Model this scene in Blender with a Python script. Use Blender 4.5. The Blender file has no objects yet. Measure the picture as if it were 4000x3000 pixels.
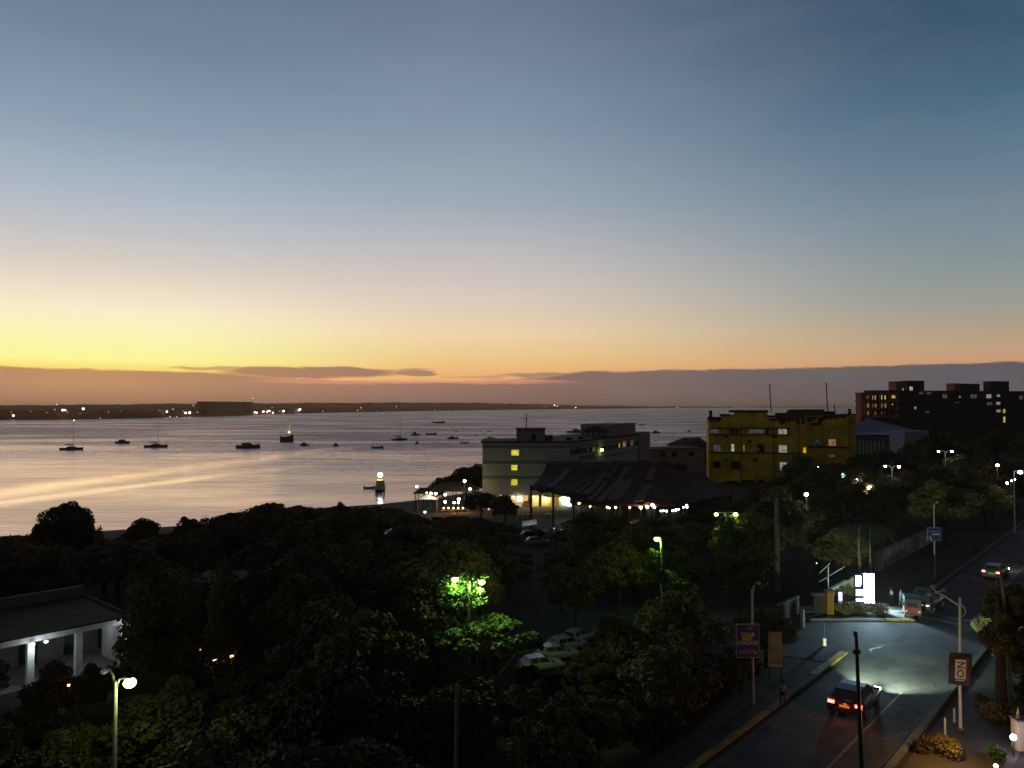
import bpy, math, random
import numpy as np
from mathutils import Vector, Matrix
R = math.radians
S = bpy.context.scene
COL = S.collection

# ------------------------------------------------------------------ camera
FPX = 3020.0; CAMZ = 18.0; TILT = math.atan(84 / FPX)
cd = bpy.data.cameras.new('camera'); cam = bpy.data.objects.new('camera', cd); COL.objects.link(cam)
cd.sensor_width = 36; cd.lens = 36 * FPX / 4000; cd.clip_start = .1; cd.clip_end = 120000
cam.location = (0, 0, CAMZ); cam.rotation_euler = (math.pi / 2 + TILT, 0, 0)
S.camera = cam
S.view_settings.view_transform = 'Standard'; S.view_settings.look = 'None'
S.view_settings.exposure = 0; S.view_settings.gamma = 1
S.cycles.max_bounces = 5; S.cycles.diffuse_bounces = 2; S.cycles.glossy_bounces = 3
S.cycles.sample_clamp_indirect = 3; S.cycles.use_denoising = True

def srgb(*c):
    return tuple(((v / 255) / 12.92 if v <= 10.31 else (((v / 255) + .055) / 1.055) ** 2.4) for v in c)

# ------------------------------------------------------------------ world: dusk sky
w = bpy.data.worlds.new('World'); S.world = w; w.use_nodes = True
nt = w.node_tree; nt.nodes.clear()
class NX:
    """small helper to write node maths"""
    def __init__(s, tree): s.t = tree
    def n(s, kind, **kw):
        x = s.t.nodes.new(kind)
        for k, v in kw.items(): setattr(x, k, v)
        return x
    def put(s, sock, v):
        if isinstance(v, (int, float)): sock.default_value = v
        elif isinstance(v, tuple): sock.default_value = v
        else: s.t.links.new(v, sock)
    def m(s, op, a, b=0.0, c=0.0):
        x = s.n('ShaderNodeMath', operation=op); s.put(x.inputs[0], a); s.put(x.inputs[1], b)
        if len(x.inputs) > 2: s.put(x.inputs[2], c)
        return x.outputs[0]
    def rng(s, v, a, b, c=0.0, d=1.0, kind='SMOOTHSTEP'):
        x = s.n('ShaderNodeMapRange', interpolation_type=kind); x.clamp = True if hasattr(x, 'clamp') else None
        for i, q in enumerate((v, a, b, c, d)): s.put(x.inputs[i], q)
        return x.outputs[0]
    def ramp(s, v, stops, interp='LINEAR'):
        x = s.n('ShaderNodeValToRGB'); x.color_ramp.interpolation = interp
        e = x.color_ramp.elements
        while len(e) < len(stops): e.new(.5)
        for i, (p, c) in enumerate(stops): e[i].position = p; e[i].color = (*c, 1)
        s.put(x.inputs[0], v); return x.outputs[0]
    def mix(s, f, a, b, blend='MIX'):
        x = s.n('ShaderNodeMix', data_type='RGBA', blend_type=blend)
        s.put(x.inputs[0], f)
        for k, v in ((6, a), (7, b)):
            s.put(x.inputs[k], (*v, 1) if isinstance(v, tuple) and len(v) == 3 else v)
        return x.outputs[2]
    def xyz(s, x_, y_, z_):
        x = s.n('ShaderNodeCombineXYZ')
        for i, v in enumerate((x_, y_, z_)): s.put(x.inputs[i], v)
        return x.outputs[0]
    def noise(s, vec, scale, detail=3.0, rough=.5):
        x = s.n('ShaderNodeTexNoise'); s.put(x.inputs['Vector'], vec)
        x.inputs['Scale'].default_value = scale; x.inputs['Detail'].default_value = detail; x.inputs['Roughness'].default_value = rough
        return x.outputs[0]
X = NX(nt)
tc = X.n('ShaderNodeTexCoord'); sp = X.n('ShaderNodeSeparateXYZ'); nt.links.new(tc.outputs['Generated'], sp.inputs[0])
DEG = 57.29578
el = X.m('MULTIPLY', X.m('ARCSINE', sp.outputs[2]), DEG)
az = X.m('MULTIPLY', X.m('ARCTAN2', sp.outputs[0], sp.outputs[1]), DEG)
SUN_AZ = -29.0
d0 = X.m('ABSOLUTE', X.m('SUBTRACT', az, SUN_AZ))
d = X.m('MINIMUM', d0, X.m('SUBTRACT', 360.0, d0))
f = X.m('DIVIDE', el, 60.0)
def sr(stops): return [(e / 60, srgb(*c)) for e, c in stops]
cL = X.ramp(f, sr([(0, (240, 180, 90)), (2.35, (251, 218, 112)), (3.0, (251, 248, 152)), (4.6, (252, 246, 182)), (6.15, (250, 237, 203)), (7.7, (236, 222, 200)), (9.3, (216, 207, 197)), (11.5, (192, 194, 198)), (14, (170, 182, 197)), (18, (138, 158, 178)), (22.8, (113, 135, 155)), (29, (92, 112, 134)), (45, (40, 56, 82)), (60, (22, 32, 54))]))
cC = X.ramp(f, sr([(0, (228, 150, 100)), (2.4, (240, 182, 120)), (3.5, (240, 200, 136)), (5.3, (240, 212, 172)), (8, (218, 203, 190)), (10.9, (194, 190, 191)), (14.8, (158, 170, 182)), (20, (130, 149, 170)), (26.5, (107, 125, 146)), (31, (93, 110, 130)), (45, (38, 52, 76)), (60, (20, 30, 50))]))
cR = X.ramp(f, sr([(0, (190, 130, 92)), (2.6, (206, 152, 113)), (3.6, (194, 161, 129)), (6.5, (153, 156, 146)), (9, (135, 148, 150)), (11.5, (119, 138, 149)), (15, (99, 125, 145)), (19, (76, 106, 128)), (22.9, (56, 86, 110)), (29, (44, 70, 94)), (45, (24, 40, 62)), (60, (18, 26, 44))]))
cB = X.ramp(f, sr([(0, (58, 50, 56)), (6, (58, 54, 64)), (20, (42, 47, 62)), (60, (18, 26, 44))]))
sky = X.mix(X.rng(d, 3.0, 27.0), cL, cC)
sky = X.mix(X.rng(d, 24.0, 62.0), sky, cR)
sky = X.mix(X.rng(d, 64.0, 115.0), sky, cB)
# low cloud bank over the horizon
azn = X.m('MULTIPLY', az, .10)
wv = X.noise(X.xyz(azn, X.m('MULTIPLY', el, .5), 0.0), 3.0, 5.0, .6)
wv2 = X.noise(X.xyz(X.m('MULTIPLY', az, .14), X.m('MULTIPLY', el, 1.2), 3.0), 2.2, 4.0, .55)
top = X.ramp(X.rng(az, -40.0, 40.0, 0.0, 1.0, 'LINEAR'), [(p, (v / 4,) * 3) for p, v in ((0, 2.38), (.08, 2.40), (.2, 2.32), (.245, 2.25), (.29, 1.95), (.38, 1.72), (.46, 1.70), (.52, 2.0), (.57, 2.52), (.7, 2.6), (.92, 2.72), (1, 2.72))])
wv3 = X.noise(X.xyz(X.m('MULTIPLY', az, .6), X.m('MULTIPLY', el, 2.5), 7.0), 2.0, 4.0, .6)
topd = X.m('ADD', X.m('ADD', X.m('MULTIPLY', top, 4.0), X.m('MULTIPLY', X.m('SUBTRACT', wv, .5), .38)), X.m('MULTIPLY', X.m('SUBTRACT', wv3, .5), .16))
bank = X.rng(X.m('SUBTRACT', topd, el), -.08, .09)
def blob(a0, e0, ra, re, s=1.0):
    u = X.m('DIVIDE', X.m('SUBTRACT', az, a0), ra)
    v = X.m('DIVIDE', X.m('SUBTRACT', X.m('ADD', el, X.m('MULTIPLY', X.m('SUBTRACT', wv2, .5), .7)), e0), re)
    q = X.m('ADD', X.m('MULTIPLY', u, u), X.m('MULTIPLY', v, v))
    return X.m('MULTIPLY', X.rng(q, 1.3, .55), s)
bl = blob(-14.5, 2.42, 6.3, .46)
for b in ((-7.2, 2.4, 1.7, .22, .85), (-19.5, 2.62, 4.5, .13, .7), (-9.5, 2.62, 3.5, .09, .55), (4.5, 2.25, 5.5, .26, .7), (-18.6, 2.05, 4.0, .3, .8), (-2.0, 2.12, 3.4, .09, .35)):
    bl = X.m('MAXIMUM', bl, blob(*b))
cloud = X.m('MAXIMUM', bank, bl)
ccol = X.ramp(X.m('DIVIDE', d, 130.0), [(0, srgb(188, 143, 104)), (.15, srgb(162, 123, 104)), (.25, srgb(136, 109, 100)), (.36, srgb(108, 98, 98)), (.5, srgb(89, 89, 96)), (.75, srgb(52, 56, 70)), (1, srgb(34, 38, 52))])
ccol = X.mix(X.rng(el, .2, 1.6, .32, 0.0), ccol, srgb(112, 84, 84))
# pink underlit rim in the gap between the streaks
rim = X.m('MULTIPLY', X.rng(X.m('ABSOLUTE', X.m('SUBTRACT', el, X.m('ADD', 1.74, X.m('MULTIPLY', X.m('SUBTRACT', wv2, .5), .5)))), .2, .03), X.m('MULTIPLY', X.rng(X.m('ABSOLUTE', X.m('SUBTRACT', az, -7.0)), 13.0, 8.0), .8))
sky = X.mix(cloud, sky, ccol)
sky = X.mix(rim, sky, srgb(222, 150, 122))
# very faint high veil so the dome is not perfectly even
vn = X.noise(X.xyz(X.m('MULTIPLY', az, .05), X.m('MULTIPLY', el, .22), 11.0), 1.6, 6.0, .62)
sky = X.mix(X.rng(vn, .35, .7, 0.0, .035), sky, srgb(196, 186, 190))
# Nishita twilight added very faintly over the whole dome
ns = X.n('ShaderNodeTexSky', sky_type='NISHITA'); ns.sun_disc = False
ns.sun_elevation = R(1.0); ns.sun_rotation = R(SUN_AZ)
bg1 = X.n('ShaderNodeBackground'); nt.links.new(sky, bg1.inputs[0]); bg1.inputs[1].default_value = 1.0
bg2 = X.n('ShaderNodeBackground'); nt.links.new(ns.outputs[0], bg2.inputs[0]); bg2.inputs[1].default_value = .002
ad = X.n('ShaderNodeAddShader'); nt.links.new(bg1.outputs[0], ad.inputs[0]); nt.links.new(bg2.outputs[0], ad.inputs[1])
ow = X.n('ShaderNodeOutputWorld'); nt.links.new(ad.outputs[0], ow.inputs[0])
# last glow of the sun that has just set
sd = bpy.data.lights.new('sun', 'SUN'); sd.energy = .05; sd.angle = R(25); sd.color = (1, .55, .25)
so = bpy.data.objects.new('sun', sd); COL.objects.link(so)
so.rotation_euler = Vector((-math.sin(R(SUN_AZ)), -math.cos(R(SUN_AZ)), -math.tan(R(3)))).to_track_quat('-Z', 'Y').to_euler()

# ------------------------------------------------------------------ projection helpers
cF = Vector((0, math.cos(TILT), math.sin(TILT))); cU = Vector((0, -math.sin(TILT), math.cos(TILT)))
def ray(px, py): return cF + Vector(((px - 2000) / FPX, 0, 0)) + cU * ((1500 - py) / FPX)
def at(px, py, Y): q = ray(px, py); t = Y / q.y; return Vector((q.x * t, Y, CAMZ + q.z * t))
def gnd(px, py, z=0.0): q = ray(px, py); t = (z - CAMZ) / q.z; return Vector((q.x * t, q.y * t, z))
def proj(p):
    v = Vector(p) - Vector((0, 0, CAMZ)); dep = v.dot(cF)
    return 2000 + FPX * v.x / dep, 1500 - FPX * v.dot(cU) / dep

# ------------------------------------------------------------------ materials
def mat(name, col, rough=.8, var=.25, scale=3.0, metal=0.0, spec=.3, bump=0.0, rnd=0.0, coat=0.0):
    m = bpy.data.materials.new(name); m.use_nodes = True; t = m.node_tree; b = t.nodes['Principled BSDF']; N = NX(t)
    co = N.n('ShaderNodeTexCoord').outputs['Object']
    no = N.noise(co, scale, 4.0, .6)
    lo = tuple(c * (1 - var) for c in col); hi = tuple(min(1, c * (1 + var)) for c in col)
    c = N.ramp(no, [(.3, lo), (.7, hi)])
    if rnd:
        oi = N.n('ShaderNodeObjectInfo')
        hs = N.n('ShaderNodeHueSaturation')
        N.put(hs.inputs['Color'], c); N.put(hs.inputs['Value'], N.rng(oi.outputs['Random'], 0.0, 1.0, 1 - rnd, 1 + rnd, 'LINEAR'))
        N.put(hs.inputs['Hue'], N.rng(oi.outputs['Random'], 0.0, 1.0, .48, .515, 'LINEAR'))
        c = hs.outputs[0]
    t.links.new(c, b.inputs['Base Color'])
    b.inputs['Roughness'].default_value = rough; b.inputs['Metallic'].default_value = metal
    b.inputs['Specular IOR Level'].default_value = spec; b.inputs['Coat Weight'].default_value = coat
    if bump:
        bp = N.n('ShaderNodeBump'); bp.inputs['Strength'].default_value = bump; bp.inputs['Distance'].default_value = .05
        N.put(bp.inputs['Height'], N.noise(co, scale * 5, 3.0)); t.links.new(bp.outputs[0], b.inputs['Normal'])
    return m
def emi(name, col, st, far=False):
    m = bpy.data.materials.new(name); m.use_nodes = True; t = m.node_tree; b = t.nodes['Principled BSDF']
    b.inputs['Base Color'].default_value = (*[c * .5 for c in col], 1)
    b.inputs['Emission Color'].default_value = (*col, 1); b.inputs['Emission Strength'].default_value = st
    if far: m.cycles.emission_sampling = 'NONE'
    return m
def winlit(name, col, st):
    """lit window: curtain folds and darker patches of a room"""
    m = bpy.data.materials.new(name); m.use_nodes = True; t = m.node_tree; b = t.nodes['Principled BSDF']; N = NX(t)
    co = N.n('ShaderNodeTexCoord').outputs['Object']
    v = N.rng(N.noise(co, 1.7, 2.0), .3, .7, .45, 1.15)
    b.inputs['Base Color'].default_value = (*[c * .3 for c in col], 1)
    b.inputs['Emission Color'].default_value = (*col, 1); t.links.new(N.m('MULTIPLY', v, st), b.inputs['Emission Strength'])
    m.cycles.emission_sampling = 'NONE'
    return m
M = dict(
    leaf=mat('leaf', (.10, .084, .030), .75, .6, .9, rnd=.5),
    leaf2=mat('leaf_olive', (.115, .088, .030), .75, .6, .9, rnd=.5),
    leaf3=mat('leaf_lit', (.055, .115, .028), .7, .5, 1.6),  # greener, brighter leaf that carries part of the lamplight in its colour
    bark=mat('bark', (.055, .042, .03), .9, .35, 4, bump=.6), palebark=mat('pale_bark', (.2, .17, .13), .9, .25, 4, bump=.5),
    ground=mat('ground', (.045, .038, .026), .95, .4, .25, bump=.3), grass=mat('grass', (.028, .035, .015), .95, .4, .8),
    asphalt=mat('asphalt', (.065, .065, .07), .85, .5, .35, bump=.5), lot=mat('lot', (.04, .04, .05), .85, .2, .4),
    pave=mat('pavement', (.07, .06, .055), .9, .25, .8, bump=.3), kerb=mat('kerb', (.14, .13, .12), .85, .25, 1.5),
    ykerb=mat('yellow_kerb', (.26, .19, .045), .7, .4, 2), line=mat('road_line', (.22, .22, .2), .7, .4, 2),
    conc=mat('concrete', (.2, .19, .185), .85, .2, 1), dconc=mat('dark_concrete', (.06, .055, .052), .9, .3, .8),
    white=mat('white_paint', (.68, .68, .66), .6, .12, 1.5), cream=mat('cream_wall', (.50, .41, .28), .8, .15, .8),
    green=mat('green_wall', (.42, .48, .39), .85, .14, .5), greenband=mat('green_band', (.5, .55, .45), .85, .12, .6), darkgreen=mat('dark_green_band', (.20, .26, .21), .85, .14, .6),
    yellow=mat('yellow_wall', (.86, .50, .03), .9, .45, .35), yellow2=mat('yellow_side_wall', (.5, .4, .04), .9, .4, .3),
    stain=mat('mouldy_parapet', (.06, .05, .025), .9, .5, .6), ledge=mat('stained_ledge', (.09, .06, .03), .9, .4, .8),
    pink=mat('pinkish_plaster', (.34, .24, .21), .85, .15, .8), red=mat('reddish_lit_tone', (.36, .14, .09), .85, .2, .5),  # red holds the reddish light on the hotel as surface colour
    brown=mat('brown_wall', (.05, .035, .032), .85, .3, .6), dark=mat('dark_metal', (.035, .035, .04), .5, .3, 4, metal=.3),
    black=mat('black_plastic', (.012, .012, .014), .5, .2, 4), galv=mat('galvanised_steel', (.38, .38, .37), .55, .2, 5, metal=.3),
    wood=mat('weathered_wood', (.09, .065, .05), .9, .35, 3, bump=.5), darkwood=mat('dark_wood', (.035, .03, .028), .9, .3, 3, bump=.5),
    glass=mat('dark_glass', (.02, .025, .03), .08, .1, 2, spec=.6), greyglass=mat('grey_glass', (.22, .24, .25), .15, .25, .9, spec=.6),
    thatch=mat('thatch', (.085, .030, .022), .95, .45, .8, bump=.6), patch=mat('pale_thatch', (.20, .12, .105), .95, .3, .8),
    bluetin=mat('blue_tin', (.20, .24, .32), .5, .15, .6, metal=.2), reddark=mat('red_tile', (.11, .05, .045), .85, .3, 1),
    tyre=mat('tyre', (.02, .02, .02), .8, .2, 5), rim=mat('rim', (.35, .35, .36), .35, .1, 5, metal=.7),
    carblack=mat('black_car_paint', (.015, .016, .02), .18, .1, 2, spec=.6, coat=.6), carwhite=mat('white_car_paint', (.34, .34, .35), .3, .06, 2, coat=.5),
    carred=mat('red_paint', (.16, .012, .01), .4, .15, 2), carteal=mat('teal_car_paint', (.04, .08, .08), .3, .1, 2, coat=.4), cargrey=mat('grey_car_paint', (.22, .25, .28), .3, .1, 2, coat=.4),
    yplate=mat('yellow_plate', (.7, .45, .02), .5, .1, 4), hull=mat('dark_hull', (.05, .05, .055), .5, .3, 1), palehull=mat('pale_hull', (.16, .16, .17), .5, .2, 1),
    sail=mat('furled_sail', (.5, .42, .2), .8, .1, 1), bluesign=mat('blue_board', (.035, .035, .17), .5, .25, 3), ysign=mat('yellow_lettering', (.9, .72, .10), .6, .2, 4),
    wsign=mat('white_lettering', (.6, .6, .62), .6, .1, 4), blacksign=mat('black_board', (.03, .018, .014), .5, .4, 2), creamsign=mat('cream_panel', (.62, .55, .42), .6, .08, 4),
    beige=mat('faded_poster', (.32, .27, .17), .8, .55, 1.3), orange=mat('orange_post', (.22, .10, .015), .6, .2, 3), navy=mat('navy_panel', (.03, .04, .16), .5, .2, 3),
    skin=mat('skin', (.09, .05, .035), .6, .1, 5), hair=mat('hair', (.01, .01, .01), .9, .1, 5), shirt=mat('white_shirt', (.6, .62, .68), .8, .1, 5), gshirt=mat('grey_green_shirt', (.24, .3, .24), .8, .1, 5), trou=mat('dark_trousers', (.03, .03, .04), .8, .1, 5),
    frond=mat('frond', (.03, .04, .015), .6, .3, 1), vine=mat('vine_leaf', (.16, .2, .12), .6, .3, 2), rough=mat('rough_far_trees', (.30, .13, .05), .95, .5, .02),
)
E = dict(
    lime=emi('lime_lamp', (.86, 1, .22), 14), limefar=emi('lime_far_lamp', (.9, 1, .35), 26, True),
    white=emi('white_lamp', (.92, .97, 1), 30, True), cool=emi('cool_lamp', (.75, .95, 1), 26, True), violet=emi('violet_white_lamp', (.82, .78, 1), 24),
    warm=emi('warm_lamp', (1, .86, .42), 26, True), orange=emi('orange_lamp', (1, .52, .16), 14, True), ywin=winlit('lit_window_yellow', (.78, .72, .05), .95),
    off=emi('faint_lamp', (.5, .55, .55), .10), tail=emi('tail_light', (1, .035, .02), 14), tailc=emi('tail_light_core', (1, .62, .35), 7),  # the switched-off head keeps a faint glow of its own
    bigpanel=emi('bright_panel', (.80, .97, 1), 14), panel=emi('lit_panel', (.86, .88, 1), 1.15), head=emi('headlight', (.95, 1, .92), 16), wcab=winlit('lit_cabin', (.9, .8, .35), .7),
    w_white=winlit('lit_window_white', (.50, .50, .40), .55), w_warm=winlit('lit_window_warm', (1, .62, .14), .55), w_green=winlit('lit_window_green', (.55, .72, .4), .55),
    w_orange=winlit('lit_window_orange', (.7, .34, .12), .38), w_cream=winlit('lit_window_cream', (.9, .75, .3), .6), w_dim=winlit('dim_window', (.32, .34, .36), .16), w_gold=winlit('lit_window_gold', (.95, .6, .02), .6),
    porch=emi('porch_light', (1, .62, .22), 6), pcool=emi('porch_cool_light', (.72, 1, .95), 12),
)

# ------------------------------------------------------------------ mesh helpers
class MB:
    def __init__(s): s.v = []; s.f = []
    def quad(s, *p):
        i = len(s.v); s.v += [tuple(q) for q in p]; s.f.append(tuple(range(i, i + len(p)))); return s
    def box(s, x0, x1, y0, y1, z0, z1):
        i = len(s.v)
        s.v += [(x, y, z) for z in (z0, z1) for x, y in ((x0, y0), (x1, y0), (x1, y1), (x0, y1))]
        s.f += [tuple(i + k for k in q) for q in ((3, 2, 1, 0), (4, 5, 6, 7), (0, 1, 5, 4), (1, 2, 6, 5), (2, 3, 7, 6), (3, 0, 4, 7))]
        return s
    def loft(s, rings, cap=True):
        i = len(s.v); n = len(rings[0])
        for r in rings: s.v += [tuple(p) for p in r]
        for k in range(len(rings) - 1):
            for j in range(n):
                a = i + k * n + j; b = i + k * n + (j + 1) % n
                s.f.append((a, b, b + n, a + n))
        if cap:
            s.f.append(tuple(i + j for j in reversed(range(n)))); s.f.append(tuple(i + (len(rings) - 1) * n + j for j in range(n)))
        return s
    def tube(s, pts, rad, n=8):
        pts = [Vector(p) for p in pts]; rad = rad if isinstance(rad, (list, tuple)) else [rad] * len(pts)
        rings = []
        for k, p in enumerate(pts):
            t = (pts[min(k + 1, len(pts) - 1)] - pts[max(k - 1, 0)]).normalized()
            a = t.cross(Vector((0, 0, 1)) if abs(t.z) < .9 else Vector((1, 0, 0))).normalized(); b = t.cross(a)
            rings.append([p + (a * math.cos(q) + b * math.sin(q)) * rad[k] for q in (2 * math.pi * j / n for j in range(n))])
        return s.loft(rings)
    def ball(s, c, r, n=10, m=6, sz=1.0):
        rings = []
        for k in range(1, m):
            ph = math.pi * k / m
            rings.append([(c[0] + r * math.sin(ph) * math.cos(t), c[1] + r * math.sin(ph) * math.sin(t), c[2] - sz * r * math.cos(ph)) for t in (2 * math.pi * j / n for j in range(n))])
        return s.loft(rings)
    def prism(s, prof, y0, y1):     # profile in xz, extruded along y
        return s.loft([[(x, y0, z) for x, z in prof], [(x, y1, z) for x, z in prof]])
    def build(s, name, m, parent=None, smooth=False):
        me = bpy.data.meshes.new(name); me.from_pydata(s.v, [], s.f); me.materials.append(m)
        if smooth: me.polygons.foreach_set('use_smooth', [True] * len(me.polygons))
        me.update()
        o = bpy.data.objects.new(name, me); COL.objects.link(o)
        if parent: o.parent = parent
        return o
def tag(o, label=None, cat=None, group=None, kind=None):
    for k, v in (('label', label), ('category', cat), ('group', group), ('kind', kind)):
        if v: o[k] = v
    return o
def thing(name, label, cat, loc=(0, 0, 0), rz=0.0, group=None):
    o = bpy.data.objects.new(name, None); COL.objects.link(o); o.location = loc; o.rotation_euler.z = rz; o.empty_display_size = .3
    return tag(o, label, cat, group)
def copy_tree(o, parent=None):
    c = o.copy(); COL.objects.link(c); c.parent = parent
    for ch in o.children: copy_tree(ch, c)
    return c
def B(*a): return MB().box(*a)
def point(parent, loc, power, col, r=.15, name='lamp_light'):
    l = bpy.data.lights.new(name, 'POINT'); l.energy = power; l.color = col; l.shadow_soft_size = r
    o = bpy.data.objects.new(name, l); COL.objects.link(o); o.location = loc; o.parent = parent; return o
def bevel(o, wd=.03, seg=2):
    m = o.modifiers.new('bevel', 'BEVEL'); m.width = wd; m.segments = seg; m.limit_method = 'ANGLE'; return o

# ------------------------------------------------------------------ terrain
SEA = -4.0
COAST = [(-20000, -4000), (-700, -90), (-300, 40), (-170, 98), (-100, 122), (-82, 131), (-58, 142), (-36, 168), (-20, 180), (-3, 207), (14, 240), (36, 290), (62, 345), (84, 385), (125, 430), (200, 490), (450, 590), (1200, 820), (5000, 2000), (20000, 4500)]
LAND = np.array(COAST + [(20000, -20000), (-20000, -20000)], float)
def land_h(x, y):
    x = np.asarray(x, float); y = np.asarray(y, float)
    inside = np.zeros(x.shape, bool); dist = np.full(x.shape, 1e9)
    n = len(LAND)
    for i in range(n):
        x0, y0 = LAND[i]; x1, y1 = LAND[(i + 1) % n]
        c = ((y0 > y) != (y1 > y)) & (x < (x1 - x0) * (y - y0) / (y1 - y0 + 1e-12) + x0); inside ^= c
        if i < len(COAST) - 1:
            dx, dy = x1 - x0, y1 - y0; t = np.clip(((x - x0) * dx + (y - y0) * dy) / (dx * dx + dy * dy), 0, 1)
            dist = np.minimum(dist, np.hypot(x - x0 - t * dx, y - y0 - t * dy))
    sdist = np.where(inside, dist, -dist)
    t = np.clip(sdist / 75, 0, 1); h = -3.7 + 3.7 * t * t * (3 - 2 * t)
    # every slope stays off the level ground of the streets
    return np.where(sdist >= 0, h, np.maximum(-9, -3.7 + sdist * .25))
def gz(x, y): return float(land_h(np.array([x]), np.array([y]))[0])
xs = np.concatenate([[-20000, -9000, -4000, -2000, -1000, -600, -400, -300], np.arange(-240, 420, 5), [440, 500, 600, 800, 1200, 2000, 4000, 8000, 20000]])
ys = np.concatenate([[-20000, -4000, -1000, -300, -100, -40], np.arange(0, 520, 5), [540, 600, 700, 900, 1200, 1700, 2500, 4000, 6000]])
gx, gy = np.meshgrid(xs, ys); gh = land_h(gx.ravel(), gy.ravel()) - .012
rs = np.random.RandomState(3)
nx_, ny_ = len(xs), len(ys)
g = MB(); g.v = list(zip(gx.ravel().tolist(), gy.ravel().tolist(), gh.tolist()))
g.f = [(j * nx_ + i, j * nx_ + i + 1, (j + 1) * nx_ + i + 1, (j + 1) * nx_ + i) for j in range(ny_ - 1) for i in range(nx_ - 1)]
tag(g.build('ground', M['ground'], smooth=True), kind='structure')

# water
wm = bpy.data.materials.new('sea_water'); wm.use_nodes = True; t = wm.node_tree; b = t.nodes['Principled BSDF']; N = NX(t)
ge = N.n('ShaderNodeNewGeometry').outputs['Position']; s3 = N.n('ShaderNodeSeparateXYZ'); t.links.new(ge, s3.inputs[0])
b.inputs['Base Color'].default_value = (.012, .02, .028, 1); b.inputs['IOR'].default_value = 1.33; b.inputs['Specular IOR Level'].default_value = .5
px_, py_ = s3.outputs[0], s3.outputs[1]
wob = N.m('MULTIPLY', N.m('SUBTRACT', N.noise(ge, .03, 5.0, .65), .5), 16.0)
def slick(a, bb, wd, y1):
    q = N.m('ABSOLUTE', N.m('SUBTRACT', N.m('ADD', px_, wob), N.m('ADD', a, N.m('MULTIPLY', py_, bb))))
    br = N.rng(N.noise(N.xyz(N.m('MULTIPLY', px_, .05), N.m('MULTIPLY', py_, .022), float(wd)), 1.0, 4.0, .65), .28, .55, .6, 1.0)
    return N.m('MULTIPLY', br, N.m('MULTIPLY', N.rng(q, wd * 1.25, 0.0), N.rng(py_, y1 + 60, y1 - 60)))
sl = N.m('MAXIMUM', slick(-167, .195, 14.0, 380), slick(-176, .345, 9.5, 270))
calm = N.m('MULTIPLY', N.rng(N.noise(N.xyz(N.m('MULTIPLY', px_, .006), N.m('MULTIPLY', py_, .02), 0.0), 1.0, 5.0, .6), .42, .62), .45)
sl = N.m('MAXIMUM', sl, calm)
nz = N.m('ADD', N.noise(N.xyz(N.m('MULTIPLY', px_, .35), py_, 0.0), .55, 3.0), N.m('MULTIPLY', N.noise(N.xyz(N.m('MULTIPLY', px_, .4), py_, 0.0), .09, 3.0), 2.2))
bp = N.n('ShaderNodeBump'); bp.inputs['Distance'].default_value = .10
far_ = N.rng(N.m('ADD', py_, N.m('MULTIPLY', px_, .45)), 120.0, 460.0); open_ = N.m('MULTIPLY', far_, N.rng(sl, 0.0, 1.0, 1.0, .35, 'LINEAR'))
bp.inputs['Distance'].default_value = 1.0
t.links.new(nz, bp.inputs['Height']); t.links.new(N.m('ADD', N.rng(sl, 0.0, 1.0, .09, .012, 'LINEAR'), N.m('MULTIPLY', open_, 1.5)), bp.inputs['Strength'])
t.nodes.remove(b)
fr = N.n('ShaderNodeFresnel'); fr.inputs['IOR'].default_value = 1.33; t.links.new(bp.outputs[0], fr.inputs['Normal'])
gl = N.n('ShaderNodeBsdfGlossy'); gl.inputs['Color'].default_value = (1, .885, .90, 1); t.links.new(bp.outputs[0], gl.inputs['Normal']); t.links.new(N.m('ADD', N.rng(sl, 0.0, 1.0, .19, .05, 'LINEAR'), N.m('MULTIPLY', open_, .16)), gl.inputs['Roughness'])
df = N.n('ShaderNodeBsdfDiffuse'); df.inputs['Color'].default_value = (.012, .03, .06, 1)
mx = N.n('ShaderNodeMixShader'); t.links.new(N.m('POWER', fr.outputs[0], N.rng(sl, 0.0, 1.0, .95, .4, 'LINEAR')), mx.inputs[0]); t.links.new(df.outputs[0], mx.inputs[1]); t.links.new(gl.outputs[0], mx.inputs[2])
t.links.new(mx.outputs[0], [n_ for n_ in t.nodes if n_.type == 'OUTPUT_MATERIAL'][0].inputs['Surface'])
wo = MB(); wx = [-40000, -4000, -600, 0, 600, 4000, 40000]; wy = [-100, 100, 300, 700, 2000, 8000, 60000]
wo.v = [(x, y, SEA) for y in wy for x in wx]; wo.f = [(j * 7 + i, j * 7 + i + 1, j * 7 + i + 8, j * 7 + i + 7) for j in range(6) for i in range(6)]
tag(wo.build('water', wm), kind='structure')

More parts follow.
